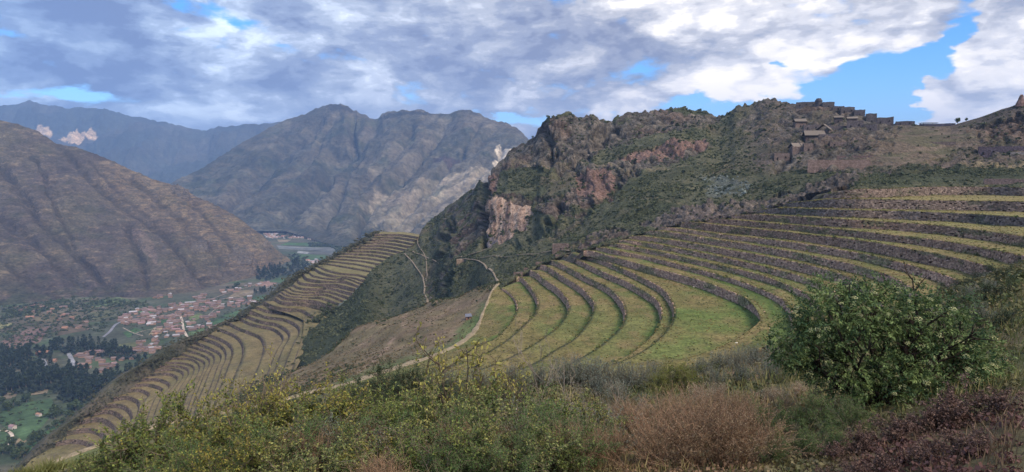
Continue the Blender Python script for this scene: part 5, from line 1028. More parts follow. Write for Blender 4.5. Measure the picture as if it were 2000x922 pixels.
def house_proto(k):
    r = np.random.default_rng(40 + k); w, dp, h = [(13, 8, 3.4), (10, 7, 5.6), (16, 9, 3.2), (9, 8, 3.0), (20, 9, 4.2), (11, 10, 6.4)][k]; rise = [2.0, 1.8, 2.4, 1.6, 2.2, 1.4][k]
    mb = MB(); mb.box(-w / 2, w / 2, -dp / 2, dp / 2, -1, h); V = [(-w / 2, -dp / 2, h), (-w / 2, dp / 2, h), (-w / 2, 0, h + rise), (w / 2, -dp / 2, h), (w / 2, dp / 2, h), (w / 2, 0, h + rise)]; mb.add(V, [(0, 1, 2), (3, 5, 4)])
    wm = mb.mesh('wall', M['adobe'])
    a, b = w / 2 + .6, dp / 2 + .7; z = h - .25; mb = MB(); V = [(-a, -b, z), (a, -b, z), (a, 0, h + rise), (-a, 0, h + rise), (a, b, z), (-a, b, z)]; V = V + [(x, y, q + .3) for x, y, q in V]
    mb.add(V, [(0, 3, 2, 1), (3, 5, 4, 2), (6, 7, 8, 9), (9, 8, 10, 11), (0, 1, 7, 6), (4, 5, 11, 10), (0, 6, 9, 3), (3, 9, 11, 5), (1, 2, 8, 7), (2, 4, 10, 8)]); 
    wins = []
    for x in (np.linspace(-w / 2 + 2, w / 2 - 2, 3) if k == 1 else ()):
        mb2 = MB(); mb2.box(x - .5, x + .5, -dp / 2 - .08, -dp / 2 + .1, 1.0, 2.2); wins.append(mb2.mesh('window', M['dark']))
    return wm, mb, wins
def houses():
    r = np.random.default_rng(77)
    M['adobe'] = plain('adobe_and_plaster', lin(138, 112, 98), var=.3, vscale=.2); M['white'] = plain('white_plaster', lin(190, 178, 170), var=.12)
    roofs = {'terracotta': (plain('terracotta_tiles', lin(122, 100, 92), var=.25, vscale=.4), 'terracotta-roofed'), 'rust': (plain('rust_brown_tiles', lin(110, 94, 90), var=.25, vscale=.4), 'rust-brown-roofed'), 'orange': (plain('orange_tiles', lin(150, 112, 92), var=.15, vscale=.4), 'bright orange-roofed'), 'pale': (plain('pale_sheet_roof', lin(158, 152, 154), var=.15), 'pale sheet-roofed'), 'blue': (plain('blue_sheet_roof', lin(150, 170, 206), var=.1), 'blue sheet-roofed'), 'pink': (plain('pink_tiles', lin(140, 112, 112), var=.15, vscale=.4), 'pinkish-roofed')}
    pro = []
    for k in range(6):
        wm, rb, wn = house_proto(k); pro.append((wm, {c: rb.mesh('roof', m) for c, (m, _) in roofs.items()}, wn))
    put = []
    def place(px, py, k, col, rot, where, sc=1.0, white=False):
        p = vp(px, py)
        for q in put:
            if (q[0] - p[0]) ** 2 + (q[1] - p[1]) ** 2 < (7.0 * sc) ** 2: return False
        put.append(p); o = empty('house', p); o.rotation_euler.z = rot; o.scale = (sc, sc, sc); wm, rf, wn = pro[k]
        a = obj('wall', wm, o); obj('roof', rf[col], o)
        tag(o, '%s adobe house %s' % (roofs[col][1], where), 'house', 'houses ' + where); return True
    def zone(poly, n, where, pal, rot0):
        xs = [p[0] for p in poly]; ys = [p[1] for p in poly]; c = 0; t = 0
        while c < n and t < n * 40:
            t += 1; x, y = r.uniform(min(xs), max(xs)), r.uniform(min(ys), max(ys))
            if not inpoly(x, y, poly): continue
            if distline(x, y, [(352, 616), (356, 627), (358, 641), (364, 655)]) < 3: continue
            if place(x, y, int(r.integers(0, 6)), pal[int(r.integers(0, len(pal)))], rot0 + r.normal(0, .12) + (math.pi / 2 if r.random() < .3 else 0), where): c += 1
    T = ['terracotta'] * 5 + ['rust'] * 7 + ['pink'] + ['pale'] * 2
    zone([(226, 622), (270, 606), (330, 597), (365, 592), (352, 616), (357, 640), (330, 640), (290, 634), (262, 632), (240, 636)], 112, 'in the dense middle of the valley town', T, .35)
    zone([(362, 592), (412, 582), (430, 588), (412, 606), (395, 612), (362, 620), (356, 606)], 36, 'in the upper middle of the valley town', T, .35)
    zone([(412, 588), (484, 583), (505, 592), (440, 604), (414, 604)], 34, 'at the right end of the valley town beside the green field', T, .3)
    zone([(364, 626), (404, 618), (424, 608), (432, 610), (408, 632), (404, 642), (370, 648)], 22, 'between the pale dirt street and the terraced spur', T, .35)
    zone([(308, 640), (352, 640), (358, 656), (320, 660), (300, 662)], 14, 'just left of the foot of the pale dirt street', ['terracotta', 'orange', 'pink', 'pale', 'rust'], .2)
    zone([(264, 668), (312, 662), (316, 680), (296, 692), (262, 690)], 20, 'in the rows below the town near the spur', T, .3)
    zone([(150, 692), (200, 684), (262, 688), (276, 696), (244, 708), (200, 728), (164, 730), (152, 712)], 36, 'in the lower hamlet among the dark trees', T + ['orange'] * 2, .2)
    zone([(296, 574), (334, 570), (334, 582), (300, 584)], 12, 'in the small cluster at the foot of the brown hill', T, .2)
    zone([(365, 586), (400, 575), (470, 560), (545, 541), (548, 545), (480, 566), (410, 584)], 22, 'along the road at the foot of the brown hill', T, .4)
    zone([(20, 596), (150, 600), (176, 640), (90, 660), (30, 640)], 14, 'scattered among fields on the left hillside', ['orange', 'terracotta', 'rust'], .2)
    for (px, py, k, c, rot, wh, sc) in ((272, 628, 4, 'blue', .5, 'the long blue hall in the middle of town', 1.7), (345, 645, 4, 'blue', .3, 'beside the foot of the dirt street', 1.3), (352, 650, 2, 'orange', .2, 'right at the foot of the dirt street', 1.2), (488, 583, 5, 'pale', .2, 'the tall one by the upper green field', 1.3), (258, 691, 4, 'orange', .1, 'biggest of the lower hamlet', 1.5), (84, 692, 2, 'orange', .2, 'above the left asphalt strip', 1.5), (103, 707, 3, 'orange', .2, 'below the left asphalt strip', 1.5), (365, 608, 4, 'pink', .3, 'largest pink roof above the dirt street', 1.6), (300, 660, 3, 'pale', .2, 'alone in the orchard plots', 1.2), (409, 637, 1, 'pale', .2, 'by itself at the edge of the ploughed field', 1.3)):
        place(px, py, k, c, rot, wh, sc)
    # two farmhouses in the green fields, bottom left
    for (px, py, sc, lab) in ((25, 838, 1.0, 'white farmhouse with a pinkish roof beside the loop road'), (76, 813, .8, 'little orange-roofed shed in the green field')):
        p = vp(px, py); o = empty('farmhouse', p); o.rotation_euler.z = -.35; o.scale = (sc, sc, sc)
        wm, rf, wn = pro[1]; w2 = wm.copy(); w2.materials.clear(); w2.materials.append(M['white'])
        obj('wall', w2, o); obj('roof', rf['pink' if px < 50 else 'orange'], o); [obj('window', m_, o) for m_ in wn]; tag(o, lab, 'house')
    # far village: read as one mass
    V = []; F = []; C = []; k = 0
    polys = ([(514, 457), (560, 452), (610, 458), (645, 470), (640, 474), (580, 466), (520, 466)], [(596, 510), (622, 508), (624, 516), (606, 518)])
    for poly, n in zip(polys, (230, 14)):
        xs = [p[0] for p in poly]; ys = [p[1] for p in poly]; c = 0
        while c < n:
            x, y = r.uniform(min(xs), max(xs)), r.uniform(min(ys), max(ys))
            if not inpoly(x, y, poly): continue
            c += 1; p = vp(x, y); a = r.uniform(0, 3.1); w, dp, h = r.uniform(7, 16), r.uniform(5, 9), r.uniform(3, 7); ca, sa = math.cos(a), math.sin(a)
            q = np.array([(-w, -dp, -1), (w, -dp, -1), (w, dp, -1), (-w, dp, -1), (-w, -dp, h), (w, -dp, h), (w, dp, h), (-w, dp, h), (-w, 0, h + 2.5), (w, 0, h + 2.5)], float); q[:, :2] *= .6
            q = np.stack([q[:, 0] * ca - q[:, 1] * sa, q[:, 0] * sa + q[:, 1] * ca, q[:, 2]], 1) + p
            t = r.random(); cw = lin(176, 160, 150) * r.uniform(.7, 1.15); cr_ = lin(150, 104, 92) if t < .6 else lin(170, 164, 168); q2 = q[4:].copy(); V += [q, q2]; C += [np.tile(cw, (10, 1)), np.tile(cr_ * r.uniform(.8, 1.2), (6, 1))]
            F += [(k, k + 1, k + 5, k + 4), (k + 1, k + 2, k + 6, k + 5), (k + 2, k + 3, k + 7, k + 6), (k + 3, k, k + 4, k + 7), (k + 10, k + 11, k + 15, k + 14), (k + 12, k + 13, k + 14, k + 15)]; k += 16
    tag(obj('far_village', mesh('far_village', np.concatenate(V), np.array(F), M['ruin'], False, np.concatenate(C))), kind='stuff')
def tree_mesh(kind, seed):
    r = np.random.default_rng(seed)
    if kind == 'tall':      # eucalyptus: slender, layered tufts
        H = 20; n = 34; z = r.uniform(.28, 1.0, n) ** .8; rad = np.interp(z, [.25, .5, .8, 1], [2.6, 3.6, 2.6, .6]); th = r.uniform(0, 6.3, n); C = np.stack([np.cos(th) * rad * r.uniform(.2, 1, n), np.sin(th) * rad * r.uniform(.2, 1, n), z * H], 1); cr = r.uniform(1.1, 2.2, n); col = mixc(lin(40, 52, 46), lin(62, 74, 56), r.random(n))
    else:                   # broad tree
        H = 9; n = 30; d = r.normal(size=(n, 3)); d /= np.linalg.norm(d, axis=1, keepdims=True); C = d * r.uniform(.3, 1, (n, 1)) * np.array([3.6, 3.6, 2.6]) + np.array([0, 0, 6.0]); cr = r.uniform(1.1, 1.9, n); col = mixc(lin(48, 62, 42), lin(76, 88, 54), r.random(n))
    V, F, c = clumps(C, cr, 14, col, seed, .9, .5, up=1)
    tv = []; a = np.linspace(0, 6.283, 6, endpoint=False); hs = (0, H * .3, H * .62, H * .85); rr = (.42, .3, .18, .06); o = np.cumsum(r.normal(0, .25, (4, 2)), 0); o[0] = 0
    for h, q, off in zip(hs, rr, o): tv += [(off[0] + q * math.cos(t), off[1] + q * math.sin(t), h - (.8 if h == 0 else 0)) for t in a]
    tf = [(k * 6 + i, k * 6 + (i + 1) % 6, k * 6 + 6 + (i + 1) % 6, k * 6 + 6 + i) for k in range(3) for i in range(6)]
    return mesh('crown', V, F, M['leaf'], False, c), mesh('trunk', np.array(tv), np.array(tf), M['bark'])
def valley_trees():
    r = np.random.default_rng(21); M['bark'] = plain('grey_bark', lin(110, 98, 86), var=.2, vscale=3)
    tall = [tree_mesh('tall', 60 + i) for i in range(4)]; broad = [tree_mesh('broad', 80 + i) for i in range(4)]
    cnt = [0]
    def put(px, py, kind, sc, label, group):
        cr, tr = (tall if kind == 'tall' else broad)[int(r.integers(0, 4))]; o = empty('eucalyptus_tree' if kind == 'tall' else 'broadleaf_tree', vp(px, py)); o.rotation_euler.z = r.uniform(0, 6.3); s = sc * r.uniform(.75, 1.25); o.scale = (s * r.uniform(.9, 1.15), s, s * r.uniform(.9, 1.15))
        obj('trunk', tr, o); obj('crown', cr, o); tag(o, label, 'tree', group); cnt[0] += 1
    def zone(poly, n, kind, sc, label, group):
        xs = [p[0] for p in poly]; ys = [p[1] for p in poly]; c = 0
        while c < n:
            x, y = r.uniform(min(xs), max(xs)), r.uniform(min(ys), max(ys))
            if inpoly(x, y, poly): put(x, y, kind, sc * 1.35, label, group); c += 1
    zone([(0, 742), (0, 768), (60, 764), (100, 758), (120, 742), (105, 720), (60, 726)], 46, 'tall', 1.05, 'tall dark eucalyptus in the broad wood at the far left', 'eucalyptus trees of the far-left wood')
    zone([(0, 690), (60, 684), (130, 676), (170, 672), (172, 684), (120, 692), (80, 700), (40, 716), (0, 726)], 40, 'tall', .95, 'dark eucalyptus in the belt above the left asphalt strip', 'eucalyptus trees above the left asphalt strip')
    zone([(175, 676), (230, 680), (262, 690), (262, 698), (220, 700), (180, 690)], 26, 'tall', .85, 'dark eucalyptus in the square grove above the lower hamlet', 'eucalyptus trees of the square grove')
    zone([(105, 740), (150, 728), (190, 740), (230, 734), (270, 712), (300, 700), (250, 745), (200, 775), (150, 790), (110, 768)], 62, 'tall', .95, 'dark eucalyptus in the wood wrapped round the foot of the spur', 'eucalyptus trees at the foot of the spur')
    zone([(100, 806), (150, 796), (170, 800), (140, 822), (96, 818)], 14, 'broad', 1.1, 'dark bushy tree in the clump below the green field', 'bushy trees below the green field')
    zone([(0, 880), (50, 868), (100, 836), (130, 826), (90, 870), (40, 900), (0, 905)], 22, 'broad', 1.0, 'dark bushy tree along the stream at the bottom left', 'bushy trees along the stream')
    zone([(0, 790), (40, 780), (60, 776), (44, 800), (10, 812)], 9, 'broad', 1.1, 'dark tree on the left edge of the green field', 'trees on the left edge of the green field')
    zone([(500, 540), (540, 526), (600, 518), (604, 524), (560, 536), (510, 548)], 40, 'tall', 1.15, 'dark eucalyptus in the grove at the toe of the brown hill', 'eucalyptus trees at the toe of the brown hill')
    zone([(492, 574), (530, 566), (534, 570), (500, 580)], 12, 'tall', .7, 'dark tree in the short row between field and spur', 'trees in the short row between field and spur')
    zone([(440, 562), (470, 556), (470, 562), (446, 568)], 6, 'broad', 1.2, 'dark tree by the road at the foot of the brown hill', 'trees by the foot-of-hill road')
    # loose low growth of the hillside orchards, and far groves: read as one mass
    C = []; Rr = []
    for poly, n, rad in (([(0, 590), (120, 578), (240, 584), (290, 592), (260, 612), (226, 622), (200, 650), (150, 640), (60, 676), (0, 690)], 900, (2, 5.5)), ([(0, 604), (100, 588), (200, 586), (290, 590), (290, 600), (200, 600), (100, 606), (0, 626)], 260, (3, 7)), ([(226, 615), (330, 590), (420, 580), (500, 582), (440, 625), (360, 655), (262, 668)], 420, (1.2, 3.2)), ([(604, 476), (640, 478), (662, 484), (676, 492), (640, 482), (606, 482)], 150, (6, 11)), ([(654, 484), (700, 478), (690, 498), (658, 492)], 90, (6, 12)), ([(530, 462), (560, 456), (580, 458), (560, 466)], 40, (6, 12)), ([(0, 700), (120, 700), (160, 720), (150, 800), (60, 860), (0, 880)], 200, (1.5, 4)), ([(560, 496), (600, 500), (604, 518), (580, 520), (566, 510)], 80, (4, 9)), ([(570, 455), (700, 462), (720, 480), (660, 478)], 120, (4, 9))):
        xs = [p[0] for p in poly]; ys = [p[1] for p in poly]; c = 0
        while c < n:
            x, y = r.uniform(min(xs), max(xs)), r.uniform(min(ys), max(ys))
            if inpoly(x, y, poly): C.append(vp(x, y)); Rr.append(r.uniform(*rad)); c += 1
    dk0 = len(C)
    for poly, n in (([(0, 742), (0, 772), (60, 766), (100, 760), (120, 742), (105, 716), (60, 722)], 160), ([(0, 688), (60, 682), (130, 674), (172, 670), (174, 686), (120, 694), (80, 704), (40, 718), (0, 730)], 150), ([(172, 674), (230, 678), (264, 690), (264, 700), (220, 702), (176, 690)], 110), ([(105, 742), (150, 728), (190, 740), (230, 734), (270, 712), (300, 700), (250, 748), (200, 778), (150, 794), (106, 772)], 220), ([(498, 542), (540, 526), (600, 518), (606, 526), (560, 538), (508, 550)], 120)):
        xs = [p[0] for p in poly]; ys = [p[1] for p in poly]; c = 0
        while c < n:
            x, y = r.uniform(min(xs), max(xs)), r.uniform(min(ys), max(ys))
            if inpoly(x, y, poly): C.append(vp(x, y, 3)); Rr.append(r.uniform(4, 7)); c += 1
    C = np.array(C); col = mixc(lin(50, 62, 44), lin(78, 86, 56), r.random(len(C))); col[dk0:] = mixc(lin(38, 48, 42), lin(54, 64, 50), r.random(len(C) - dk0)); V, F, c = clumps(C, np.array(Rr), 16, col, 31, 1.0)
    tag(obj('orchard_growth', mesh('orchard_growth', V, F, M['leaf'], False, c)), kind='stuff')
    # two thin trees on the right skyline
    for (px, py, h, lab) in ((1869, 242, 18, 'bigger of the two thin trees on the right skyline'), (1888, 238, 12, 'smaller of the two thin trees on the right skyline')):
        c = on_hill(px, py + 2); s = h * c[1] / FPX / 9; o = empty('skyline_tree', c); cr, tr = broad[0 if h > 15 else 1]
        o.scale = (s * .6, s * .6, s * .75); obj('trunk', tr, o); obj('crown', cr, o); tag(o, lab, 'tree')
# ================================================================== FOREGROUND PLANTS
def grow(r, p, d, L, rad, lev, maxlev, out, wig=.25, up=.1, kids=(4, 6), ang=.7, shrink=.55, seg=6, kmin=.25):
    d = np.array(d, float); d /= np.linalg.norm(d); P = [np.array(p, float)]; D = [d]
    for i in range(seg):
        d = d + r.normal(0, wig, 3) * .5 + np.array([0, 0, up * .3]); d /= np.linalg.norm(d); P.append(P[-1] + d * L / seg); D.append(d)
    P = np.array(P); out.append((P, rad, lev, np.array(D)))
    if lev < maxlev:
        for _ in range(int(r.integers(*kids)) + (1 if lev == 0 else 0)):
            t = r.uniform(kmin, 1.0) * seg; i = min(int(t), seg - 1); q = P[i] + (P[i + 1] - P[i]) * (t - i)
            a = np.cross(D[i], r.normal(size=3)); a /= np.linalg.norm(a) + 1e-9; g = r.uniform(.6, 1.2) * ang
            grow(r, q, D[i] * math.cos(g) + a * math.sin(g), L * shrink * r.uniform(.6, 1.2), rad * .55, lev + 1, maxlev, out, wig, up, kids, ang, shrink, seg, kmin)
    return out
def tubes(br, minr=.0016, ns=4):
    V = []; F = []; k = 0
    for P, rad, lev, D in br:
        n = len(P); ref = np.array([.3, .5, .81]); a = np.cross(D, ref); a /= np.linalg.norm(a, axis=1, keepdims=True) + 1e-9; b = np.cross(D, a); m = 3 if lev else ns
        rr = np.maximum(rad * np.linspace(1, .45, n), minr); th = np.arange(m) * 2 * math.pi / m
        R3 = P[:, None] + rr[:, None, None] * (a[:, None] * np.cos(th)[None, :, None] + b[:, None] * np.sin(th)[None, :, None]); V.append(R3.reshape(-1, 3))
        i = np.arange(n - 1)[:, None] * m + k; j = np.arange(m)[None]; F.append(np.stack([i + j, i + (j + 1) % m, i + m + (j + 1) % m, i + m + j], -1).reshape(-1, 4)); k += n * m
    return np.concatenate(V), np.concatenate(F)
def leaves(P, D, L, W, col, r, fold=True):
    """blade-shaped leaves: base, two shoulders and tip"""
    n = len(P); D = D / (np.linalg.norm(D, axis=1, keepdims=True) + 1e-9); s = np.cross(D, r.normal(size=(n, 3)) * .6 + np.array([0, 0, .9])); s /= np.linalg.norm(s, axis=1, keepdims=True) + 1e-9; nn = np.cross(D, s)
    L = np.broadcast_to(L, (n,))[:, None]; W = np.broadcast_to(W, (n,))[:, None]; bend = -np.array([0, 0, 1.]) * L * .12
    V = np.stack([P, P + D * L * .45 + s * W * .5 + nn * W * .15, P + D * L + bend, P + D * L * .45 - s * W * .5 + nn * W * .15], 1)
    c = np.repeat((col * r.uniform(.75, 1.25, (n, 1)))[:, None], 4, 1); return V.reshape(-1, 3), np.arange(n * 4).reshape(-1, 4), c.reshape(-1, 3)
def along(br, levs, step, r, jit=.0):
    P = []; D = []
    for q, rad, lev, dd in br:
        if lev not in levs: continue
        ln = np.linalg.norm(np.diff(q, axis=0), axis=1).sum(); n = max(1, int(ln / step)); t = np.sort(r.random(n)) * (len(q) - 1); i = np.minimum(t.astype(int), len(q) - 2); f = (t - i)[:, None]
        P.append(q[i] * (1 - f) + q[i + 1] * f); D.append(dd[i])
    P = np.concatenate(P); D = np.concatenate(D); return P + r.normal(0, jit, P.shape), D
def plant_thorn(seed, h=1.0, sparse=False, a0=(92, 102, 50), a1=(146, 144, 72), org=.42):
    r = np.random.default_rng(seed); br = []
    n = 4 if sparse else 8
    for i in range(n):
        a = r.uniform(0, 6.3); e = r.uniform(.05, .3) if sparse else r.uniform(.1, .7)
        grow(r, (r.normal(0, .06), r.normal(0, .06), -.1), (math.cos(a) * e, math.sin(a) * e, 1), h * r.uniform(.7, 1.0), .011, 0, 2, br, .34, .12, (4, 6) if sparse else (6, 9), .85, .42, 6, .3)
    V, F = tubes(br, .0016 if not sparse else .002)
    P, D = along(br, (1, 2), .030 if sparse else .015, r, .006); rd = r.normal(size=P.shape); d = D * .5 + rd * .8 + np.array([0, 0, .4])
    z = P[:, 2] / h; t = r.random(len(P)); c = mixc(lin(*a0), lin(*a1), t); tipm = sstep(.45, 1.0, z + r.normal(0, .2, len(P))); c = mixc(c, lin(168, 138, 58), tipm * org * (fbm(P * 4, 2, seed) > -.05)); c = mixc(c, lin(60, 80, 46), (r.random(len(P)) < .35) * .8)
    if sparse: c = mixc(c, lin(176, 164, 92), .45 * np.ones(len(P)))
    LV = leaves(P, d, r.uniform(.028, .056, len(P)), r.uniform(.014, .026, len(P)), c, r); return (V, F), LV
def plant_leafy(seed, h=1.0, c0=(58, 74, 46), c1=(92, 104, 60), ls=.04, n=9):
    r = np.random.default_rng(seed); br = []
    for i in range(n):
        a = r.uniform(0, 6.3); e = r.uniform(.2, 1.1); grow(r, (r.normal(0, .08), r.normal(0, .08), -.08), (math.cos(a) * e, math.sin(a) * e, 1), h * r.uniform(.6, .95), .01, 0, 2, br, .25, .1, (6, 9), .8, .45, 5, .2)
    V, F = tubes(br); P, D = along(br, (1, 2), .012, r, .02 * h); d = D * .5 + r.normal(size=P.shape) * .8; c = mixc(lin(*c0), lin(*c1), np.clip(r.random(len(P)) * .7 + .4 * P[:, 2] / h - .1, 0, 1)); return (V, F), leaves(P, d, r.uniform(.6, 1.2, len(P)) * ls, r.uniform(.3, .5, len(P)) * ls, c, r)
def plant_spiky(seed, h=.8, c0=(92, 102, 92), c1=(128, 134, 122)):
    r = np.random.default_rng(seed); n = 150; a = r.uniform(0, 6.3, n); e = np.abs(r.normal(0, .55, n)); b = np.stack([np.cos(a) * e * .25 * h, np.sin(a) * e * .25 * h, 0 * a - .05], 1); d = np.stack([np.cos(a) * e * .7, np.sin(a) * e * .7, np.ones(n)], 1); br = []
    for i in range(n): grow(r, b[i], d[i], h * r.uniform(.55, 1.05), .003, 0, 0, br, .2, .05)
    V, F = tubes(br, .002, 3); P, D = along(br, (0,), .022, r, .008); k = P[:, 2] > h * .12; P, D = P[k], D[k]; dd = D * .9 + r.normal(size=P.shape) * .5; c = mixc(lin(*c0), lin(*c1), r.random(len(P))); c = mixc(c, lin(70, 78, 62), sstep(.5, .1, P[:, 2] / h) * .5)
    return (V, F), leaves(P, dd, r.uniform(.03, .06, len(P)), .010, c, r)
def plant_dry(seed, h=.9, c0=(92, 76, 60), c1=(152, 132, 104)):
    r = np.random.default_rng(seed); n = 120; a = r.uniform(0, 6.3, n); e = np.abs(r.normal(0, .5, n)); br = []
    for i in range(n): grow(r, (math.cos(a[i]) * e[i] * .3 * h, math.sin(a[i]) * e[i] * .3 * h, -.05), (math.cos(a[i]) * e[i] * .6 + .15, math.sin(a[i]) * e[i] * .6, 1), h * r.uniform(.5, 1.05), .0028, 0, 1, br, .3, -.02, (2, 4), .5, .4, 5, .5)
    V, F = tubes(br, .0018, 3); P, D = along(br, (0, 1), .03, r, .012); k = P[:, 2] > .15 * h; P, D = P[k], D[k]; c = mixc(lin(*c0), lin(*c1), r.random(len(P))); return (V, F), leaves(P, D * .7 + r.normal(size=P.shape) * .7, r.uniform(.016, .04, len(P)), r.uniform(.006, .012, len(P)), c, r)
def plant_bare(seed, h=1.2, low=False):
    r = np.random.default_rng(seed); br = []
    for i in range(7 if low else 3):
        a = r.uniform(0, 6.3); e = r.uniform(1.2, 2.6) if low else r.uniform(.05, .35); grow(r, (0, 0, -.05), (math.cos(a) * e, math.sin(a) * e, 1), h * r.uniform(.8, 1.0), .0075, 0, 3, br, .35, .08, (3, 6), .75, .5, 6, .3)
    V, F = tubes(br, .0016); P, D = along(br, (2, 3), .08, r); c = mixc(lin(150, 140, 110), lin(120, 122, 80), r.random(len(P))); return (V, F), leaves(P, D + r.normal(size=P.shape) * .6, .018, .008, c, r)
def plant_purple(seed, h=.55):
    r = np.random.default_rng(seed); br = []
    for i in range(14):
        a = r.uniform(0, 6.3); e = r.uniform(.2, 1.5); grow(r, (r.normal(0, .12), r.normal(0, .12), -.06), (math.cos(a) * e, math.sin(a) * e, 1), h * r.uniform(.6, 1.0), .006, 0, 2, br, .3, .1, (4, 7), .8, .5, 5, .2)
    V, F = tubes(br); P, D = along(br, (1, 2), .017, r, .012); c = mixc(lin(74, 56, 52), lin(112, 88, 80), r.random(len(P))); c = mixc(c, lin(140, 116, 102), (r.random(len(P)) < .15) * .8); return (V, F), leaves(P, D * .4 + r.normal(size=P.shape) * .8, r.uniform(.03, .06, len(P)), r.uniform(.018, .032, len(P)), c, r)
PL = {}
def protos():
    M['twig'] = plain('woody_stems', lin(104, 92, 80), var=.2, vscale=8); M['grey_twig'] = plain('weathered_grey_twigs', lin(118, 108, 100), var=.15, vscale=8); M['dry_stem'] = plain('dry_stems', lin(132, 104, 84), var=.2, vscale=8); M['dark_twig'] = plain('dark_bark', lin(64, 54, 48), var=.2, vscale=8)
    def reg(k, it, wood):
        PL[k] = [(mesh('stem', *w, M[wood]), mesh('foliage', *l[:2], M['leaf'], False, l[2])) for w, l in it]
    reg('thorn', [plant_thorn(s) for s in (1, 2, 3)], 'twig'); reg('thorn_green', [plant_thorn(4, a0=(84, 102, 56), a1=(138, 146, 82), org=.15), plant_thorn(5, a0=(92, 102, 62), a1=(146, 148, 90), org=.25), plant_thorn(6, a0=(78, 92, 50), a1=(128, 138, 70), org=.1)], 'twig'); reg('tall', [plant_thorn(s, 1.0, True) for s in (11, 12, 13)], 'twig')
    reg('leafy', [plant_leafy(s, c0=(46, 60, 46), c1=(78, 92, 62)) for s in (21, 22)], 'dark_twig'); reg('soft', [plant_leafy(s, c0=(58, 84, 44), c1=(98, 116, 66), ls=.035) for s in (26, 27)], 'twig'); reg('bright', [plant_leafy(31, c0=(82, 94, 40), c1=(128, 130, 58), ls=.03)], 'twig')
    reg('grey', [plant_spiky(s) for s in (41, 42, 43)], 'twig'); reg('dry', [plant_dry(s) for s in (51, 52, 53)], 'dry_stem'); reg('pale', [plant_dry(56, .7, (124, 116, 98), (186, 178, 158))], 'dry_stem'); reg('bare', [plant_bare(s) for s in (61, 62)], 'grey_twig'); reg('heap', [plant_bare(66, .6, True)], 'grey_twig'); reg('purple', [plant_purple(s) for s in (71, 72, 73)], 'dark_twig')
KIND = {'thorn': ('thorn_shrub', 'shrub', 'olive to yellow-green thorny shrub', 1.0), 'tall': ('tall_shrub', 'shrub', 'thin tall shrub with few pale yellow leaves', 1.0), 'leafy': ('leafy_bush', 'bush', 'dark green leafy bush', 1.0), 'soft': ('soft_green_bush', 'bush', 'soft mid-green weed bush', 1.0), 'bright': ('bright_bush', 'bush', 'bright olive-yellow rounded bush', 1.0), 'grey': ('grey_green_bush', 'bush', 'grey-green spiky bush', .8), 'dry': ('dry_weed', 'weed', 'reddish-brown dried weed clump', .9), 'pale': ('pale_weed', 'weed', 'weed with whitish seed heads', .7), 'bare': ('bare_shrub', 'shrub', 'leafless grey-twigged shrub', 1.2), 'heap': ('dead_branches', 'branches', 'heap of dead silver-grey branches', .6), 'purple': ('purple_shrub', 'shrub', 'low purple-brown shrub', .55)}
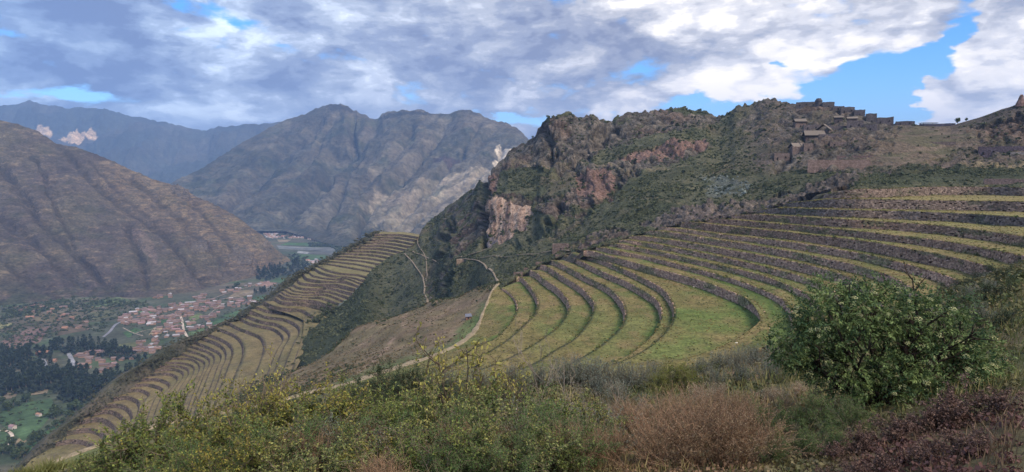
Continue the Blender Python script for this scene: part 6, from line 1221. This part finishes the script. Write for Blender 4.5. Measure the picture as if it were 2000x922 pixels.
LAY = [('thorn', [(130, 7.5, 0.55), (205, 7.6, 0.78), (262, 7.9, 1.03), (325, 8, 0.78), (385, 8, 0.83), (440, 7.7, 0.87), (520, 7.7, 0.87), (600, 8, 0.87), (660, 8.6, 0.87), (725, 8, 0.64), (765, 7.2, 0.74), (825, 7.4, 0.78), (885, 7.2, 0.83), (960, 7.7, 0.80), (1050, 7.6, 0.75), (1130, 7.6, 0.66)], 'in the back row'),
       ('thorn', [(230, 6, 0.47), (350, 6, 0.58), (470, 6, 0.61), (590, 6.1, 0.65), (700, 6.2, 0.53), (800, 6, 0.51), (900, 6, 0.58), (1010, 6, 0.58), (1100, 6, 0.51)], 'in the front row'),
       ('tall', [(468, 8, 1.3), (512, 8.4, 1.28), (655, 8.6, 1.0), (800, 8.6, 1.4), (882, 8.6, 1.8), (955, 8.6, 1.3), (1005, 8.2, 1.15)], 'over the thorny thicket'), ('bare', [(1078, 8.6, 1.45), (1150, 9, .6), (240, 8.3, .85), (1060, 7, .6)], 'among the thorny shrubs'),
       ('leafy', [(705, 14.5, .75), (735, 16, .95), (768, 15.6, .85), (800, 16, .9), (840, 15, .8), (480, 10, .8), (420, 9.2, .7), (620, 11, .7), (900, 12, .7), (1000, 13, .7), (560, 12.5, .6), (330, 9.5, .7)], 'behind the thorny thicket'),
       ('grey', [(985, 7.6, .72), (1085, 7.8, .7), (1150, 7.4, .6), (840, 7.0, .55), (735, 6.8, .5), (610, 7.2, .6), (1190, 7.8, .6)], 'among the thorny shrubs'), ('dry', [(560, 6.8, .5), (690, 7.4, .5), (865, 6.3, .45), (1120, 6.2, .45), (960, 6.4, .42), (1175, 6.6, .45)], 'among the thorny shrubs'), ('pale', [(760, 6.4, .5), (905, 7.4, .55), (1030, 6.6, .5), (1140, 8.4, .5)], 'among the thorny shrubs'),
       ('grey', [(860, 17, .85), (930, 18, .9), (1000, 18, .9), (1060, 19, .9), (1110, 19.5, 1.05), (1140, 19.5, 1.15), (1172, 19.5, 1.1), (1205, 19, 1.05), (1245, 19, .95), (1285, 20, .9), (1390, 24, .8), (1425, 26, .9), (1460, 24, 1.0), (1500, 26, 1.1), (1545, 26, 1.1), (1185, 15, .7), (1225, 14, .6), (1420, 17, .7), (1475, 17, .7), (1530, 18, .8), (660, 15, .6), (620, 15, .6)], 'along the edge of the slope'),
       ('bright', [(1300, 17.5, .6), (1330, 18, .85), (1360, 17.6, .75), (640, 16.5, .45), (1590, 17, .6)], 'below the green field'), ('pale', [(1395, 13, 0.42), (1430, 13.5, 0.39), (1540, 12, 0.36), (1600, 12, 0.33), (1360, 11, 0.30)], 'on the dry part of the slope'),
       ('dry', [(1240, 9.4, 0.44), (1280, 8.8, 0.49), (1325, 8.8, 0.55), (1375, 8.8, 0.55), (1420, 8.7, 0.55), (1462, 8.5, 0.53), (1505, 8.7, 0.49), (1560, 10, 0.33)], 'in the back row'), ('dry', [(1215, 6.8, 0.42), (1290, 6.6, 0.56), (1355, 6.6, 0.61), (1425, 6.6, 0.63), (1485, 6.6, 0.59), (700, 5.4, 0.36), (745, 5.4, 0.36)], 'in the front row'),
       ('heap', [(1218, 10.5, .62), (1180, 10.8, .5)], 'beside the brown weeds'), ('soft', [(300, 6.8, .6), (410, 6.6, .55), (540, 6.9, .62), (640, 7, .6), (790, 6.6, .6), (930, 6.7, .62), (1040, 6.6, .62), (1090, 6.4, .55), (1150, 6.4, .5), (985, 5.6, .5), (850, 5.5, .46)], 'among the thorny thicket'),
       ('soft', [(1550, 8.2, 0.38), (1605, 8.2, 0.46), (1660, 8.0, 0.45), (1705, 7.4, 0.37), (1540, 6.5, 0.31), (1590, 6.6, 0.37), (1645, 6.5, 0.36)], 'left of the big bush'),
       ('purple', [(1685, 6.1, 0.16), (1745, 6.2, 0.21), (1805, 6.3, 0.24), (1865, 6.5, 0.28), (1930, 6.5, 0.31), (1990, 6.6, 0.32), (1720, 5.1, 0.16), (1795, 5.1, 0.18), (1875, 5.1, 0.19), (1955, 5.1, 0.20), (1660, 5.2, 0.13)], 'in the bottom right corner'),
       ('leafy', [(1988, 172, 3.10), (1960, 150, 2.48), (1925, 110, 2.23), (1885, 95, 1.98), (1905, 62, 1.49), (1955, 56, 1.61), (2000, 48, 1.49), (1990, 27, 1.18), (1945, 24, 0.93), (1985, 15, 0.81), (1935, 13, 0.62), (1860, 40, 0.99)], 'on the slope right of the big bush'), ('grey', [(1970, 90, 1.68), (1930, 40, 1.12), (1975, 36, 1.12), (1900, 22, 0.84), (1960, 18, 0.77), (1640, 30, 0.77), (1590, 40, 0.91)], 'on the slope beside the big bush')]
def foreground_plants():
    protos(); r = np.random.default_rng(3)
    for kind, pts, where in LAY:
        nm, cat, desc, h0 = KIND[kind]; pts = sorted(pts)
        for i, (px, d, h) in enumerate(pts):
            q_ = PL['thorn_green'] if kind == 'thorn' and (px > 700 or r.random() < .25) else PL[kind]; v = q_[int(r.integers(0, len(q_)))]; o = empty(nm, fg_point(px, d)); o.rotation_euler.z = r.uniform(0, 6.3); s = h / h0; wd = r.uniform(.9, 1.25) * (.75 if kind in ('tall', 'bare') else 1); o.scale = (s * wd, s * wd, s)
            obj('stem', v[0], o); obj('foliage', v[1], o)
            tag(o, '%s %s%s' % (desc, where, ', %s from the left' % (['first', 'second', 'third', 'fourth', 'fifth', 'sixth', 'seventh', 'eighth', 'ninth', 'tenth'] + ['%dth' % q for q in range(11, 40)])[i] if len(pts) > 1 else ''), cat, desc + 's ' + where)
def big_bush():
    r = np.random.default_rng(9); d0 = 8.7; base = fg_point(1778, d0); o = empty('flowering_bush', base); s = d0 / FPX
    by = 461 - FPX * (base[1] * sp + base[2] * cp) / (base[1] * cp - base[2] * sp)
    br = []; lobes = [(1572, 655, 62, 55), (1610, 610, 80, 52), (1668, 600, 95, 52), (1745, 610, 110, 55), (1830, 632, 90, 55), (1885, 668, 75, 55), (1620, 690, 80, 58), (1710, 690, 120, 80), (1815, 705, 110, 75), (1900, 720, 60, 55), (1655, 740, 65, 42), (1750, 748, 105, 42), (1850, 748, 80, 36), (1560, 690, 40, 40), (1625, 572, 42, 28), (1700, 560, 40, 24), (1845, 588, 42, 26), (1945, 688, 40, 34), (1530, 664, 34, 26), (1790, 566, 36, 22)]
    Lc = np.array([((x - 1738) * s, r.uniform(-.35, .35) * .8, (by - y) * s) for x, y, _, _ in lobes]); Lr = np.array([(a * s, (a + b) / 2 * s * .95, b * s) for _, _, a, b in lobes])
    for c in Lc:                                             # limbs reach from the stump into every part of the crown
        p0 = np.array([r.normal(0, .05), r.normal(0, .05), -.12]); v = c - p0; L = np.linalg.norm(v); br_ = grow(r, p0, v + np.array([0, 0, -.15 * L]), L * .8, .034, 0, 2, [], .18, .12, (4, 6), .7, .42, 6, .45); br += br_
    V, F = tubes(br, .002, 6); obj('trunk', mesh('trunk', V, F, M['dark_twig'], True), o)
    # twigs of leaflets, thickest near the outside of each lobe
    vol = np.prod(Lr, 1) ** (2 / 3); n = 3100; k = r.choice(len(Lc), n, p=vol / vol.sum()); u = r.normal(size=(n, 3)); u /= np.linalg.norm(u, axis=1, keepdims=True); rr = r.uniform(.25, 1.0, (n, 1)) ** .45 * r.uniform(.85, 1.12, (n, 1)); P = Lc[k] + u * rr * Lr[k]
    P += fbm(P * 4, 3, 3)[:, None] * u * .16; keep = P[:, 2] > .02; P, u = P[keep], u[keep]; n = len(P)
    m = 11; t = np.linspace(0, 1, m)[None, :, None]; ax = u + r.normal(0, .6, u.shape); ax /= np.linalg.norm(ax, axis=1, keepdims=True); sd = np.cross(ax, r.normal(size=ax.shape)); sd /= np.linalg.norm(sd, axis=1, keepdims=True)
    Q = P[:, None] + ax[:, None] * t * .13; side = np.where(np.arange(m) % 2 == 0, 1, -1)[None, :, None]; dirs = ax[:, None] * .55 + sd[:, None] * side * .9 + r.normal(0, .25, (n, m, 3)); dirs[:, -1] = ax
    tw = mixc(lin(52, 74, 46), lin(112, 128, 76), np.clip(r.random(n) * .7 + fbm(P * 4, 3, 5) * 1.1, 0, 1)); c = np.repeat(tw[:, None], m, 1).reshape(-1, 3)
    V, F, cc = leaves(Q.reshape(-1, 3), dirs.reshape(-1, 3), r.uniform(.035, .062, n * m), r.uniform(.018, .028, n * m), c, r); obj('crown', mesh('crown', V, F, M['leaf'], False, cc), o)
    # cream flower heads: flat domes of many small florets
    fm = []
    for q in range(3):
        g = np.random.default_rng(90 + q); a = g.uniform(0, 6.3, 46); e = np.sqrt(g.random(46)) * .055; C = np.stack([np.cos(a) * e, np.sin(a) * e, .02 - e ** 2 * 4], 1); D = g.normal(0, .5, (46, 3)) + np.array([0, 0, .4]); V, F, c = leaves(C, D, .018, .016, mixc(lin(176, 178, 122), lin(206, 202, 158), g.random(46)), g); fm.append(mesh('flower_head', V, F, M['leaf'], False, c))
    view = -base / np.linalg.norm(base); sc = u @ view * .8 + u[:, 2] * .9 + r.normal(0, .45, n) + (np.linalg.norm((P - Lc.mean(0)) / np.array([1.1, .8, .7]), axis=1)) * .3; idx = np.argsort(-sc)[:900]; pick = r.choice(idx, 190, replace=False)
    for i in pick:
        q = obj('flower_head', fm[int(r.integers(0, 3))], o); q.location = P[i] + u[i] * .05; v = Vector(u[i] * .6 + np.array([0, 0, .7]) + view * .3); q.rotation_euler = v.to_track_quat('Z', 'Y').to_euler(); z = r.uniform(.4, .95); q.scale = (z, z, z)
    tag(o, 'big round dark green bush dotted with cream flower heads at the near right', 'bush')
def ground_cover():
    r = np.random.default_rng(13); N = 30000; d = 2.6 * (45 / 2.6) ** r.random(N); px = r.uniform(-60, 2060, N)
    # blades of grass rooted on the slope
    P = FG['P']; pxs = FG['pxs']; rd = np.interp(px, pxs, FG['rd']); d = np.minimum(d, rd * .98); i = np.clip(np.searchsorted(pxs, px), 0, len(pxs) - 1)
    zz = np.array([np.interp(d[k], P[:, i[k], 1], P[:, i[k], 2]) for k in range(N)]); xx = (px - 1000) / FPX * .97 * d; B = np.stack([xx, d, zz - .02], 1)
    dens = fbm(B / 1.3, 3, 6); h = np.clip(.16 + .25 * dens + r.normal(0, .06, N), .05, .5) * np.clip(d / 9, .7, 1.8); a = r.uniform(0, 6.3, N); lean = r.uniform(.1, .7, N); D = np.stack([np.cos(a) * lean, np.sin(a) * lean, np.ones(N)], 1)
    c = mixc(lin(92, 98, 56), lin(146, 132, 92), sstep(-.3, .4, fbm(B / 2.5, 3, 16) + r.normal(0, .2, N))); c = mixc(c, lin(78, 100, 50), sstep(500, 100, px) * .6); c = mixc(c, lin(110, 84, 76), sstep(1640, 1760, px) * sstep(8, 6, d) * .7)
    V, F, cc = leaves(B, D, h, .006 + d * .0009, c, r); tag(obj('grass', mesh('grass', V, F, M['leaf'], False, cc)), kind='stuff')
    n = 6500; d = 3.2 * (180 / 3.2) ** (r.random(n) ** 1.15); px = r.uniform(60, 2060, n); px = np.where(d > 40, r.uniform(1540, 2060, n), px); rd = np.interp(px, pxs, FG['rd']); d = np.minimum(d, rd * r.uniform(.8, .99, n)); i = np.clip(np.searchsorted(pxs, px), 0, len(pxs) - 1)
    zz = np.array([np.interp(d[k], P[:, i[k], 1], P[:, i[k], 2]) for k in range(n)]); C = np.stack([(px - 1000) / FPX * .97 * d, d, zz], 1); rad = r.uniform(.05, .16, n) * np.clip(d / 9, .8, 7); col = mixc(lin(74, 82, 50), lin(112, 102, 74), np.clip(fbm(C / 2.2, 3, 26) * 1.2 + .5 + r.normal(0, .2, n), 0, 1))
    col = mixc(col, lin(92, 66, 62), sstep(1640, 1760, px) * sstep(8, 6, d)); col = mixc(col, lin(126, 98, 80), sstep(1180, 1240, px) * sstep(1560, 1500, px) * sstep(12, 9, d) * .8)
    V, F, cc = clumps(C, rad, 36, col, 27, .9, .2); tag(obj('ground_plants', mesh('ground_plants', V, F, M['leaf'], False, cc)), kind='stuff')

# ================================================================== AIR
def haze():
    m, N, L = new_mat('haze')
    v = N.new('ShaderNodeVolumePrincipled'); v.inputs['Color'].default_value = (.34, .55, 1.0, 1); v.inputs['Density'].default_value = 7.0e-5; v.inputs['Anisotropy'].default_value = 0.0
    o = N.new('ShaderNodeOutputMaterial'); L.new(v.outputs[0], o.inputs['Volume'])
    x0, x1, y0, y1, z0, z1 = -15500., 15500., -4500., 18500., -445., 1290.
    V = np.array([(x, y, z) for x in (x0, x1) for y in (y0, y1) for z in (z0, z1)])
    F = np.array([[0, 1, 3, 2], [4, 6, 7, 5], [0, 4, 5, 1], [2, 3, 7, 6], [0, 2, 6, 4], [1, 5, 7, 3]])
    tag(obj('haze', mesh('haze', V, F, m)), kind='stuff')
import time as _t
_T = _t.time()
def lap(s):
    global _T
    print('LAP', s, round(_t.time() - _T, 2)); _T = _t.time()
valley(); far_range(); middle_mountain(); left_hill(); lap('far')
build_bowl(); bowl_walls(); lap('bowl')
build_spur(); spur_walls(); near_slopes(); foreground(); lap('near')
rocky_hill(); lap('rocky')
near_fill = path_shoulder(); ruins(); trails(); small_things(); lap('ruins'); scrub(); lap('scrub')
valley_fields(); houses(); valley_trees(); lap('valley')
foreground_plants(); big_bush(); ground_cover(); lap('plants')
haze()
